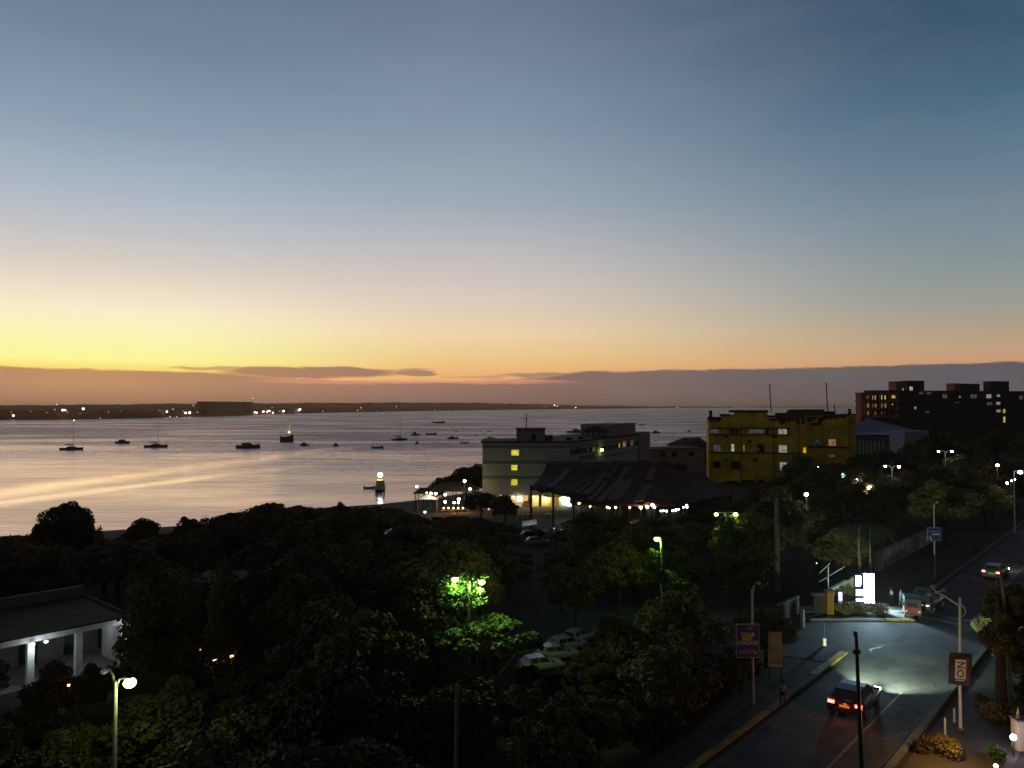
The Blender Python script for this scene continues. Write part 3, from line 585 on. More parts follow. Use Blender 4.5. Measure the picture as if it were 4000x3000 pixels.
inY(B(ru(3312), ru(3347), .6, 12, rz_(3320, 1622), rz_(3320, 1617)), 'wing_coping', M['stain'])
inY(B(ru(3317), ru(3328), 1.2, 2.4, rz_(3320, 1617), rz_(3320, 1597)), 'wing_chimney', M['stain'])
inY(B(ru(3155), ru(3312), -.7, 0, rz_(3200, 1748), rz_(3200, 1743)), 'wing_ledge', M['ledge'])
m = MB(); k = 3130
while k < 3305:
    h = rr.uniform(4, 34) if k < 3215 else rr.uniform(2, 12); m.box(ru(k), ru(k + 7), -.045, 0, rz_(k, 1628 + h), rz_(k, 1627)); k += 7
inY(m, 'wing_damp_stain', M['stain'])
def rwin(x0, y0, x1, y1, pane, frame, bars):
    before = set(bpy.data.objects); w_ = RF.window(o, x0, y0, x1, y1, pane, frame, bars)
    W_ = Matrix.Translation((RF.A.x, RF.A.y, RF.z0)) @ Matrix.Rotation(RF.rz, 4, 'Z'); P_ = Matrix.Translation((YF.A.x, YF.A.y, YF.z0)) @ Matrix.Rotation(YF.rz, 4, 'Z')
    w_.matrix_local = P_.inverted() @ W_
rwin(3172, 1718, 3208, 1744, 'greyglass', 'brown', 3); rwin(3236, 1716, 3265, 1741, 'w_orange', 'cream', 0); rwin(3137, 1748, 3149, 1769, 'w_gold', 'brown', 0)
rwin(3238, 1775, 3262, 1785, 'w_dim', 'brown', 1); rwin(3165, 1652, 3195, 1660, 'dark', 'brown', 0)
for px, y0, y1 in ((3015, 1500, 1612), (3242, 1496, 1608), (3273, 1583, 1622)):
    inY(MB().tube([(ru(px), 5, rz_(px, y1)), (ru(px) - .3, 5, rz_(px, y0) + .2)], .13), 'roof_mast', M['dark'])

# ---- hotel on the right skyline, its reddish light put into the wall colour
HY = 300; A = at(3355, 1600, HY); Bq = at(4010, 1600, HY + 20); HF = Facade(A, Bq, 0); u = HF.u; z = HF.z
o = HF.root('hotel_block', 'large dark flat roofed block with lit windows on the skyline', 'building')
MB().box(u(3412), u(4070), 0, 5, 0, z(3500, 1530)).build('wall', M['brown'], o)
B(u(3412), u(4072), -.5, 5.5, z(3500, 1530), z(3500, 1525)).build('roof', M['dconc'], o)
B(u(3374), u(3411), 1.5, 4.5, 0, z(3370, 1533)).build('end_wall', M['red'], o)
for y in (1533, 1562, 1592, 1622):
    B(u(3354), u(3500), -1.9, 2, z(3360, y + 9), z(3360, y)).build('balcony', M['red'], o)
for y in (1542, 1571, 1601):
    for px in (3374, 3392, 3405, 3430, 3465, 3492): B(u(px) - .25, u(px) + .25, -1.5, -1.1, z(3360, y + 21), z(3360, y)).build('balcony_post', M['red'], o)
def boxes(x0, x1, y0, mm, y=.6, w_=4, n='roof_box'): return B(u(x0), u(x1), y, y + w_, z(3500, 1525), z(3500, y0)).build(n, M[mm], o)
boxes(3504, 3550, 1489, 'red', .5); boxes(3550.5, 3616, 1486, 'brown'); boxes(3732, 3756, 1495, 'red', .5); boxes(3756.5, 3833, 1496, 'brown'); boxes(3879, 3948, 1485, 'brown');  # red left strips paint the reddish light on the boxes
for x0, y0, x1, y1, c in [(3407, 1545, 3421, 1561, 'w_warm'), (3434, 1544, 3460, 1560, 'w_cream'), (3482, 1544, 3502, 1556, 'w_warm'), (3436, 1575, 3462, 1594, 'w_orange'), (3408, 1577, 3424, 1591, 'w_orange'), (3380, 1575, 3394, 1592, 'w_orange'), (3439, 1607, 3458, 1619, 'w_dim'), (3410, 1608, 3422, 1620, 'w_orange'), (3380, 1607, 3394, 1620, 'w_orange'), (3385, 1547, 3392, 1556, 'w_orange'),
                         (3483, 1577, 3489, 1583, 'w_white'), (3571, 1588, 3579, 1598, 'w_white'), (3615, 1606, 3630, 1612, 'w_dim'), (3745, 1547, 3752, 1553, 'w_white'), (3730, 1571, 3745, 1574, 'w_dim'), (3852, 1540, 3872, 1556, 'w_white'), (3893, 1541, 3906, 1550, 'w_white'), (3854, 1571, 3876, 1583, 'w_dim'), (3891, 1570, 3907, 1581, 'w_white'), (3892, 1600, 3908, 1610, 'w_white'), (3917, 1598, 3927, 1613, 'w_warm'), (3918, 1628, 3927, 1650, 'w_cream'),
                         (3590, 1528, 3606, 1540, 'w_dim'), (3618, 1528, 3645, 1540, 'w_dim'), (3680, 1540, 3700, 1556, 'w_dim'), (3790, 1540, 3815, 1556, 'w_dim'), (3980, 1545, 3995, 1560, 'w_dim')]:
    HF.window(o, x0, y0, x1, y1, c, 'brown', 1 if x1 - x0 > 12 else 0, fr=.12)
w_ = HF.window(o, 3556, 1510, 3569, 1525, 'w_cream', 'brown', 0, out=-.52); w_ = HF.window(o, 3527, 1516, 3533, 1526, 'w_white', 'brown', 0, out=-.42)
for c in (3430, 3450, 3640, 3660, 3760, 3840):
    MB().box(u(c) - .4, u(c) + .4, -.3, 0, 0, z(3500, 1531)).build('pilaster', M['brown'], o)

# ---- house with a blue tin roof right of the yellow building
BF = Facade(at(3330, 1740, 232), at(3540, 1740, 218), -.2); o = BF.root('blue_roof_house', 'house with bluish tin roof and white gable beside the yellow building', 'house'); u = BF.u; z = BF.z
B(0, u(3476), 0, 14, 0, z(3400, 1702)).build('wall', M['brown'], o)
B(u(3476) + .01, u(3536), -.5, 12, 0, z(3500, 1684)).build('gable_wall', mat('white_gable', (.36, .36, .42), .8, .1, 1), o)
m = MB(); zr = z(3340, 1650); ze = z(3400, 1700)
m.loft([[(-1, -1, ze), (-1, 9, zr + 1.2), (-1, 16, ze)], [(u(3480), -1, z(3470, 1698)), (u(3480), 9, z(3480, 1676)), (u(3480), 16, z(3470, 1698))]]).build('roof', M['bluetin'], o)
for k in range(7): B(2 + k * 1.25, 2.6 + k * 1.25, -.06, 0, 2, z(3400, 1722)).build('shutter', M['conc'], o)

# ---- low plastered house and the red roofed house left of the yellow building
LF = Facade(at(2535, 1800, 215), at(2775, 1790, 225), -1.5); o = LF.root('plastered_house', 'low pinkish plastered house between the green and yellow buildings', 'house'); u = LF.u; z = LF.z
B(0, u(2752), 0, 10, 0, z(2600, 1756)).build('wall', M['pink'], o); B(-.3, u(2755), -.3, 10.4, z(2600, 1756), z(2600, 1752)).build('roof', M['dconc'], o)
for x0 in (2580, 2625, 2690): LF.window(o, x0, 1765, x0 + 18, 1782, 'dark', 'brown', 1)
LF2 = Facade(at(2683, 1750, 240), at(2775, 1750, 246), -1); o = LF2.root('tiled_house', 'small house with dark red hipped roof left of the yellow building', 'house')
B(0, 9, 0, 8, 0, LF2.z(2700, 1742)).build('wall', M['brown'], o)
zr = LF2.z(2700, 1742); MB().loft([[(-.8, -.8, zr), (10, -.8, zr), (10, 9, zr), (-.8, 9, zr)], [(3, 4, LF2.z(2700, 1712)), (10, 4, LF2.z(2700, 1712)), (10, 4.4, LF2.z(2700, 1712)), (3, 4.4, LF2.z(2700, 1712))]]).build('roof', M['reddark'], o)

# ---- big thatched restaurant roof
def roofpt(px, py, Y): return at(px, py, Y)
o = thing('thatched_hall', 'huge dark thatched roof with pale patches before the green building', 'pavilion', (20, 115, -1.5))
base = Vector((20, 115, -1.5))
P = lambda px, py, Y: tuple(at(px, py, Y) - base)
ridge = [P(2142, 1802, 132), P(2300, 1806, 135), P(2420, 1800, 139), P(2540, 1800, 144), P(2640, 1836, 148), P(2760, 1858, 152)]
eave = [P(2075, 1902, 112), P(2215, 1925, 113), P(2330, 1968, 113), P(2520, 1964, 119), P(2680, 1965, 125), P(2862, 1925, 133)]
back = [P(2150, 1850, 150), P(2300, 1850, 152), P(2420, 1850, 156), P(2560, 1850, 160), P(2660, 1868, 164), P(2770, 1880, 166)]
m = MB(); nn = 36
def lerp(Ls, t):
    k = min(int(t * (len(Ls) - 1)), len(Ls) - 2); f_ = t * (len(Ls) - 1) - k; a = Vector(Ls[k]); return a.lerp(Vector(Ls[k + 1]), f_)
rr = random.Random(8); grid = []
for i in range(nn + 1):
    t_ = i / nn; a, b_, c = lerp(ridge, t_), lerp(eave, t_), lerp(back, t_); row = []
    for j in range(11): q = j / 10; row.append(a.lerp(b_, q) + Vector((0, 0, rr.uniform(-.12, .12) - .5 * math.sin(q * 3.14) )) + (Vector((0, 0, rr.uniform(-.35, .05))) if j == 10 else Vector()))
    row.append(row[-1] + Vector((0, .4, -.35))); row.append(c + Vector((0, 0, -.4))); row.append(c)
    grid.append(row)
nr = len(grid[0]); m.v = [tuple(p) for r_ in grid for p in r_]
m.f = [(i * nr + j, i * nr + (j + 1) % nr, (i + 1) * nr + (j + 1) % nr, (i + 1) * nr + j) for i in range(nn) for j in range(nr)]
m.f += [tuple(range(nr)), tuple(nn * nr + j for j in reversed(range(nr)))]
rf = m.build('roof', M['thatch'], o)
def onroof(t_, q): a, b_ = lerp(ridge, t_), lerp(eave, t_); return a.lerp(b_, q) + Vector((0, 0, .12 - .5 * math.sin(q * 3.14)))
for t0, q0, q1, wd in ((.12, .25, .95, .018), (.34, .3, .9, .02), (.28, .55, .95, .014), (.38, .5, 1, .014), (.46, .15, .75, .016), (.43, .6, .98, .02), (.49, .45, .95, .03), (.63, .15, .45, .02), (.60, .55, .98, .026), (.31, .7, .95, .01), (.40, .2, .4, .01)):
    m = MB(); top_, bot_ = [], []
    for k in range(7):
        q = q0 + (q1 - q0) * k / 6; sh = -.03 * (k / 6) ; w2 = wd * (.7 + .5 * math.sin(k * 1.9 + t0 * 40) ** 2)
        top_.append((onroof(t0 + sh - w2, q), onroof(t0 + sh + w2, q)))
    for k in range(6): m.quad(top_[k][0], top_[k][1], top_[k + 1][1], top_[k + 1][0])
    ob = m.build('pale_patch', M['patch'], rf); sm = ob.modifiers.new('s', 'SOLIDIFY'); sm.thickness = .06
for k in range(9):
    e_ = lerp(eave, k / 8); MB().tube([(e_.x, e_.y + 1.2, 0), (e_.x, e_.y + 1.2, e_.z + .2)], .16).build('post', M['darkwood'], o)
# dining terrace under it: low wall, counter, string of lamps
TF = Facade(at(2235, 1990, 112), at(2700, 1990, 120), -1.2); tw = TF.root('terrace_wall', 'low plastered terrace wall under the thatched roof', 'wall')
MB().box(0, TF.L, 0, .3, 0, 1.0).build('wall_panel', M['cream'], tw); B(-.1, TF.L + .1, -.08, .4, 1.0, 1.12).build('coping', M['conc'], tw)
def lamp_hung(px, py, Y, r, c, lab, pw=0, pc=(1, .8, .45), grp='hanging lamps by the restaurant'):
    r *= .54 if r > .16 else 1.0; pw *= .35
    p = at(px, py, Y); zg = gz(p.x, p.y); o = thing('terrace_lamp', lab, 'lamp', (p.x, p.y, zg), group=grp); h = p.z - zg
    MB().tube([(0, .12, 0), (0, .12, h + .25), (0, 0, h + .3)], .045, 6).build('post', M['dark'], o)
    MB().tube([(0, 0, h + r * .8), (0, 0, h + r * 1.3)], [r * .9, r * .2], 8).build('shade', M['dark'], o)
    MB().ball((0, 0, h), r, 10, 6).build('bulb', E[c], o)
    if pw: point(o, (0, -.1, h - r * 1.6), pw, pc, r)
    return o
for px, py, Y, r, c, pw in [(2305, 1978, 118, .22, 'warm', 60), (2372, 1981, 118, .25, 'warm', 70), (2381, 1984, 117, .22, 'warm', 0), (2405, 1982, 118, .28, 'warm', 60), (2323, 1972, 121, .15, 'orange', 60), (2262, 1966, 121, .16, 'orange', 60),
                            (2503, 1982, 118, .42, 'warm', 160), (2528, 1979, 118, .46, 'warm', 160), (2549, 1973, 119, .45, 'warm', 160), (2557, 1981, 119, .3, 'warm', 0), (2460, 1982, 120, .16, 'orange', 60)]:
    lamp_hung(px, py, Y, r, c, {'warm': 'warm yellow lamp hanging under the thatched roof eave', 'orange': 'small orange lamp under the thatched roof eave'}[c] if r < .4 else 'big glaring warm lamp in the row of three under the thatch', pw)
for px, py, r in ((2582, 1996, .22), (2592, 1995, .25), (2604, 1996, .26), (2628, 1995, .24), (2640, 1992, .3), (2650, 1989, .22), (2670, 1981, .22), (2682, 1973, .22), (2683, 1980, .16)):
    lamp_hung(px, py, 119, r, 'cool', 'cool white lamp in the curved string right of the thatched roof', 25 if r > .23 else 0, (.8, 1, .95))
lamp_hung(2224, 1972, 122, .48, 'white', 'bright white lamp at the right end of the green building porch', 120, (.9, 1, .9))
for px, py, r in ((2228, 1940, .3), (2240, 1937, .3), (2255, 1933, .34), (2250, 1936, .18)): lamp_hung(px, py, 126, r, 'cool', 'cool white lamp above the right end of the porch', 40, (.8, 1, .95))

# ---- beach restaurant at the left of the green building
def shed(px0, px1, pyt, Y0, Y1, lab, mm, h=2.7, name='thatched_shelter', slope=1.3):
    a = at(px0, pyt, Y0); b_ = at(px1, pyt, Y0); zg = gz((a.x + b_.x) / 2, Y0); w2 = (b_.x - a.x)
    o = thing(name, lab, 'shelter', (a.x, Y0, zg)); zt_ = a.z - zg
    MB().loft([[(-.5, -.6, zt_ - slope), (w2 + .5, -.6, zt_ - slope), (w2 + .5, Y1 - Y0 + .6, zt_ - slope), (-.5, Y1 - Y0 + .6, zt_ - slope)], [(w2 * .2, (Y1 - Y0) * .45, zt_), (w2 * .8, (Y1 - Y0) * .45, zt_), (w2 * .8, (Y1 - Y0) * .55, zt_), (w2 * .2, (Y1 - Y0) * .55, zt_)]]).build('roof', M[mm], o)
    for x_ in (0, w2 / 2, w2):
        for y_ in (0, Y1 - Y0): MB().tube([(x_, y_, 0), (x_, y_, zt_ - slope + .1)], .1).build('post', M['darkwood'], o)
    return o
shed(1690, 1850, 1893, 150, 158, 'brown thatched beach bar lit orange below', 'wood')
shed(1622, 1690, 1912, 152, 158, 'dark open shelter left of the beach bar', 'darkwood', slope=.8)
shed(1930, 2010, 1955, 132, 139, 'dark peaked shelter in front of the green building', 'darkwood', slope=2.4)
tn = thing('canopy_tent', 'white canopy tent glowing beside the beach bar', 'tent', tuple(at(1672, 1960, 149).xy) + (gz(at(1672, 1960, 149).x, 149),)); hz = at(1672, 1932, 149).z - gz(at(1672, 1960, 149).x, 149)
MB().loft([[(-1.9, -1.4, hz - .75), (1.9, -1.4, hz - .75), (1.9, 1.4, hz - .75), (-1.9, 1.4, hz - .75)], [(-.1, -.1, hz), (.1, -.1, hz), (.1, .1, hz), (-.1, .1, hz)]]).build('roof', M['white'], tn)
for a_, b_ in ((-1.8, -1.3), (1.8, -1.3), (1.8, 1.3), (-1.8, 1.3)): MB().tube([(a_, b_, 0), (a_, b_, hz - .7)], .05).build('leg', M['galv'], tn)
point(tn, (.3, -2.2, hz + .3), 60, (.9, .97, 1), .1)
for px, py, Y, r, c, pw in [(1628, 1900, 148, .42, 'warm', 30), (1684, 1927, 148, .45, 'warm', 40), (1702, 1928, 148, .45, 'warm', 40), (1739, 1932, 148, .42, 'warm', 60), (1739, 1960, 146, .45, 'warm', 90), (1774, 1963, 146, .4, 'warm', 90), (1792, 1950, 147, .48, 'warm', 60), (1790, 1963, 146, .36, 'warm', 60), (1815, 1879, 148, .5, 'warm', 30), (1836, 1910, 147, .42, 'warm', 30), (1667, 1925, 148, .25, 'limefar', 0), (1833, 1973, 146, .3, 'limefar', 20)]:
    lamp_hung(px, py, Y, r, c, {'warm': 'round warm lamp over the beach bar tables', 'limefar': 'greenish lamp at the edge of the beach bar'}[c] if py > 1915 else 'round warm lamp high on a post above the beach bar', pw, (1, .62, .3), 'lamps of the beach bar')
for px in (1733, 1752, 1771, 1790, 1808, 1828): lamp_hung(px, 1984, 146, .14, 'orange', 'small orange table lamp in the beach bar', 110, (1, .3, .1), 'lamps of the beach bar')
for px, py in ((1910, 1988), (1930, 1982), (1956, 1936)): lamp_hung(px, py, 138, .3, 'dimf', 'soft cream lamp by the dark peaked shelter', 60, (1, .75, .45), 'lamps of the beach bar')
# loungers umbrellas and tables read as warm lumps under the lamps
def table(px, py, Y, lab, mm='cream'):
    p = at(px, py, Y); o = thing('dining_table', lab, 'table', (p.x, Y, gz(p.x, Y)), group='tables of the beach bar')
    MB().tube([(0, 0, .68), (0, 0, .74)], .75, 14).build('table_top', M[mm], o); MB().tube([(0, 0, 0), (0, 0, .68)], .06).build('leg', M['darkwood'], o); MB().tube([(0, 0, 0), (0, 0, .04)], .35, 12).build('foot', M['darkwood'], o)
for px, py in ((1735, 1995), (1760, 1999), (1788, 1997), (1812, 1994)): table(px, py, 144, 'round table glowing orange in the beach bar', 'red')
for px, py in ((2035, 1985), (2050, 2000), (2065, 1990), (2140, 2005)): table(px, py, 128, 'round cloth covered table on the lit porch lawn')
# ------------------------------------------------------------------ road and junction
def kx(y): return 9.15 + (y - 38.4) / 1.156          # left kerb of the main road
KD = Vector((15.75, 18.2, 0)).normalized(); KN = Vector((KD.y, -KD.x, 0))   # along, to the right
def kp(y, off, z=0.0): return Vector((kx(y), y, z)) + KN * off
def strip(name, y0, y1, a, b_, z, mm, kind='structure', seg=24):
    m = MB()
    for k in range(seg + 1):
        y = y0 + (y1 - y0) * k / seg; m.v += [tuple(kp(y, a, z)), tuple(kp(y, b_, z))]
    m.f = [(2 * k, 2 * k + 1, 2 * k + 3, 2 * k + 2) for k in range(seg)]
    o = m.build(name, mm); return tag(o, kind=kind)
RW = 7.1
strip('road', -20, 330, 0, RW, .004, M['asphalt'])
jp = [(kx(54.5), 54.5), (kx(65), 65), (24.5, 65.4), (10, 70), (6, 62.5), (16.5, 57.5)]
tag(MB().quad(*[(x, y, .008) for x, y in jp]).build('side_road', M['asphalt']), kind='structure')
strip('pavement', -20, 53.5, -2.6, -.32, .11, M['pave']); strip('verge_pavement', -20, 330, RW + .3, RW + 4.5, .03, M['pave'])
tag(MB().quad(*[(x, y, .006) for x, y in ((3, 52), (8, 50), (13, 66), (10, 80), (2, 78))]).build('car_park', M['lot']), kind='structure')
# road markings
strip('centre_line', 36, 52, 4.55, 4.67, .0085, M['line']); strip('edge_line', 36, 52, RW - .42, RW - .32, .0085, M['line']); strip('centre_line', 68, 120, 4.55, 4.67, .0085, M['line'])
# repairs and cracks in the asphalt
rk = random.Random(5)
for k in range(9):
    y = rk.uniform(38, 74); off = rk.uniform(.6, 5.6); w_, l_ = rk.uniform(.5, 1.3), rk.uniform(.8, 3.2)
    c_ = [kp(y, off, .0062), kp(y, off + w_, .0062)]; c2_ = [p_ + KD * l_ for p_ in c_]
    tag(MB().quad(c_[0], c_[1], c2_[1] + KD * .15, c2_[0]).build('road_repair', M['lot'] if k % 2 else M['dconc']), kind='structure')
for k in range(7):
    y = rk.uniform(37, 66); p_ = kp(y, rk.uniform(.5, 6), .0072); m = MB(); pts = [p_]
    for q in range(9): pts.append(pts[-1] + KD * rk.uniform(.2, .7) + KN * rk.uniform(-.35, .35))
    for q in range(9): n_ = (pts[q + 1] - pts[q]).normalized(); s_ = Vector((-n_.y, n_.x, 0)) * .022; m.quad(pts[q] - s_, pts[q] + s_, pts[q + 1] + s_, pts[q + 1] - s_)
    tag(m.build('road_crack', M['black']), kind='structure')
tag(MB().tube([tuple(kp(58, 3.0, .005)), tuple(kp(58, 3.0, .016))], .33, 20).build('road_cover', M['dark']), kind='structure')
# kerbs with a real step
def kerb(p0, p1, mm, w_=.32, h=.15, name='kerb', lab=None):
    p0, p1 = Vector(p0), Vector(p1); dv = (p1 - p0); L = dv.length; a = math.atan2(dv.y, dv.x)
    m = MB(); n = max(1, round(L / 1.0))
    for k in range(n): m.box(k * L / n + .012, (k + 1) * L / n - .012, 0, w_, -.1, h + .004 * (k % 2))
    o = m.build(name, mm); o.location = p0; o.rotation_euler.z = a; return tag(o, kind='structure') if not lab else tag(o, lab, 'kerb')
kerb(kp(-10, -.32), kp(38, -.32), M['kerb']); kerb(kp(38.1, -.32), kp(45.6, -.32), M['ykerb'], lab='yellow painted kerb by the pavement lit faint orange')
kerb(kp(45.7, -.32), kp(51.4, -.32), M['kerb']); kerb(kp(51.5, -.38), kp(56.3, -.38), M['ykerb'], w_=.5, lab='yellow kerb at the corner of the lit junction')
kerb((24.2, 65.3, 0), (31.2, 65.05, 0), M['kerb']); kerb((31.3, 65.05, 0), (33.6, 65.0, 0), M['ykerb'], w_=.55, lab='yellow green kerb end in front of the red tuk tuk')
kerb(kp(67, -.32), kp(150, -.32), M['kerb']); kerb(kp(-10, RW), kp(41, RW), M['kerb']); kerb(kp(41.1, RW), kp(200, RW), M['kerb'])
# planted island behind the kerb, with soil
tag(MB().quad((20, 65.55, .05), (kx(66) - 1, 65.55, .05), (kx(88) - 2, 88, .05), (26, 80, .05)).build('verge', M['grass']), kind='structure')
tag(MB().quad((31.6, 66.0, .09), (34.0, 65.9, .09), (35.4, 68.4, .09), (31.4, 68.0, .09)).build('pavement_slab', M['kerb']), kind='structure')
# sandy forecourt lit orange at the bottom right
tag(MB().quad(*[tuple(kp(y, a, .045)) for y, a in ((22, RW + 4.5), (22, RW + 16), (46, RW + 12), (46, RW + 4.5))]).build('forecourt', mat('sand', (.27, .20, .13), .95, .3, .5, bump=.4)), kind='structure')

# ------------------------------------------------------------------ vehicles
def wheel(par, x, y, r, w_=.2):
    o = MB().tube([(-w_ / 2, 0, 0), (w_ / 2, 0, 0)], r, 18).build('wheel', M['tyre'], par); o.location = (x, y, r)
    sx = 1 if x > 0 else -1
    m = MB().tube([(sx * w_ * .48, 0, 0), (sx * (w_ * .5 + .02), 0, 0)], r * .62, 10)
    m.build('rim', M['rim'], o)
def car(label, paint, lit=False, suv=False, tail=False, group='cars', head=False):
    """nose towards +y, origin on the ground at the middle"""
    t = thing('car', label, 'car', group=group); hs = 1.12 if suv else 1.0
    prof = [(-2.15, .42, .78, .80), (-2.10, .30, .92, .86), (-1.6, .28, 1.0, .885), (-.9, .26, .98, .9), (0, .25, .95, .9), (.9, .26, .94, .9), (1.25, .27, .90, .88), (1.8, .29, .80, .86), (2.12, .34, .66, .78), (2.2, .42, .56, .70)]
    MB().loft([[(-w_, y, zb), (-w_ * 1.02, y, (zb + zt_) / 2), (-w_ * .93, y, zt_ * hs), (w_ * .93, y, zt_ * hs), (w_ * 1.02, y, (zb + zt_) / 2), (w_, y, zb)] for y, zb, zt_, w_ in prof]).build('body', M[paint], t, True)
    rf = [(-1.95, .98, .72, .80), (-1.45, 1.40, .60, .80), (-.6, 1.46, .60, .80), (.1, 1.44, .60, .80), (1.1, .95, .72, .80)]
    MB().loft([[(-.80, y, .90 * hs), (-wt, y, zt_ * hs), (wt, y, zt_ * hs), (.80, y, .90 * hs)] for y, zt_, wt, wb in rf]).build('cabin', M[paint], t)
    def pane(name, pts, off):
        n = (Vector(pts[1]) - Vector(pts[0])).cross(Vector(pts[2]) - Vector(pts[0])).normalized() * .012; n = n if n.dot(Vector(off)) > 0 else -n
        MB().quad(*[Vector(p) + n for p in pts]).build(name, M['glass'], t)
    h = hs
    pane('windscreen', [(-.66, .98, .99 * h), (.66, .98, .99 * h), (.56, .2, 1.40 * h), (-.56, .2, 1.40 * h)], (0, 1, 1))
    pane('rear_window', [(-.66, -1.88, 1.04 * h), (.66, -1.88, 1.04 * h), (.55, -1.5, 1.36 * h), (-.55, -1.5, 1.36 * h)], (0, -1, 1))
    for s_ in (-1, 1):
        for a, b_ in ((-1.35, -.55), (-.45, .25)): pane('side_window', [(s_ * .783, a, .97 * h), (s_ * .783, b_ + (.35 if b_ > 0 else 0), .97 * h), (s_ * .64, b_, 1.36 * h), (s_ * .64, a, 1.36 * h)], (s_, 0, .3))
        for y in (-1.3, 1.35): wheel(t, s_ * .78, y, .33)
        B(s_ * .86 - .07, s_ * .86 + .14 * s_ + .07, .72, .86, 1.0 * h, 1.12 * h).build('mirror', M['black'], t)
        x0, x1 = sorted((s_ * .50, s_ * .83)); 
        tl = MB().box(x0, x1, -2.17, -2.02, .74 * h, .90 * h).build('tail_light', E['tail'] if tail else M['carred'], t)
        if tail: c0, c1 = sorted((s_ * .56, s_ * .78)); B(c0, c1, -2.185, -2.17, .78 * h, .86 * h).build('bulb', E['tailc'], tl)
        MB().box(x0, x1, 2.02, 2.19, .58 * h, .70 * h).build('headlight', E['head'] if head else M['greyglass'], t)
    B(-.83, .83, -2.24, -2.05, .34, .56).build('bumper', M['black'] if paint == 'carblack' else M[paint], t); B(-.8, .8, 2.1, 2.26, .3, .5).build('bumper', M['black'], t)
    B(-.26, .26, -2.20, -2.14, .63, .75).build('number_plate', M['yplate'], t)
    return t
def park(o, p, heading):   # heading: azimuth from +y to the right, degrees
    o.location = (p[0], p[1], p[2] if len(p) > 2 else gz(p[0], p[1])); o.rotation_euler.z = -R(heading); return o
AZK = math.degrees(math.atan2(15.75, 18.2))
c1 = car('black car driving away with glowing red tail lights', 'carblack', tail=True, head=True, group='cars on the road')
c1.scale = (1.12, 1.04, 1.04); park(c1, gnd(3340, 2762, .009), 38)
pl = point(c1, (0, -2.6, .85), 9, (1, .12, .05), .2, 'tail_glow'); pl = point(c1, (0, -2.45, .95), 2.2, (1, .75, .3), .05, 'plate_glow')
for s_ in (-.55, .55):
    sl_ = bpy.data.lights.new('headlight_beam', 'SPOT'); sl_.energy = 11000; sl_.color = (.78, 1, .68); sl_.spot_size = R(62); sl_.spot_blend = 1.0; sl_.shadow_soft_size = .08
    so_ = bpy.data.objects.new('headlight_beam', sl_); COL.objects.link(so_); so_.parent = c1; so_.location = (s_, 2.35, .72); so_.rotation_euler = Vector((s_ * .3 + .12, 1, .015)).to_track_quat('-Z', 'Y').to_euler()
c2 = car('dark car far up the road with small red tail lights', 'carteal', tail=True, head=True, group='cars on the road'); park(c2, gnd(3890, 2252, .009), 44); c2.scale = (.98, .98, .98)
for s_ in (-.55, .55):
    sl_ = bpy.data.lights.new('headlight_beam', 'SPOT'); sl_.energy = 350; sl_.color = (1, .8, .45); sl_.spot_size = R(70); sl_.spot_blend = .9
    so_ = bpy.data.objects.new('headlight_beam', sl_); COL.objects.link(so_); so_.parent = c2; so_.location = (s_, 2.35, .72); so_.rotation_euler = Vector((0, 1, -.08)).to_track_quat('-Z', 'Y').to_euler()
c3 = car('black car parked beyond the red tuk tuk by the lamp arm', 'carblack', group='cars on the road'); park(c3, gnd(3625, 2375, .009), 44)
# parked cars between the trees
for px, py, hd, paint, lab in [(2115, 2618, 70, 'carwhite', 'white car parked nearest in the gap between dark trees'), (2178, 2572, 74, 'carwhite', 'white car parked second in the staggered row'), (2215, 2537, 60, 'carwhite', 'white car parked third in the staggered row'), (2256, 2508, 38, 'carwhite', 'creamy white car parked furthest of the row of four'),
                               (1885, 2570, -60, 'cargrey', 'bluish grey car half hidden under the green lit tree'), (2098, 2128, 80, 'carwhite', 'white car parked by the dark yard beyond the grove'), (2162, 2088, 60, 'carwhite', 'white car parked right of another near the beach lane'), (2078, 2102, 80, 'cargrey', 'grey car with pale roof behind the white car in the yard'),
                               (3430, 1945, 85, 'carteal', 'greenish pale car parked under the lit trees far right')]:
    cc = park(car(lab, paint, group='cars parked among the trees'), gnd(px, py, .01), hd); cc.scale = (.72,) * 3
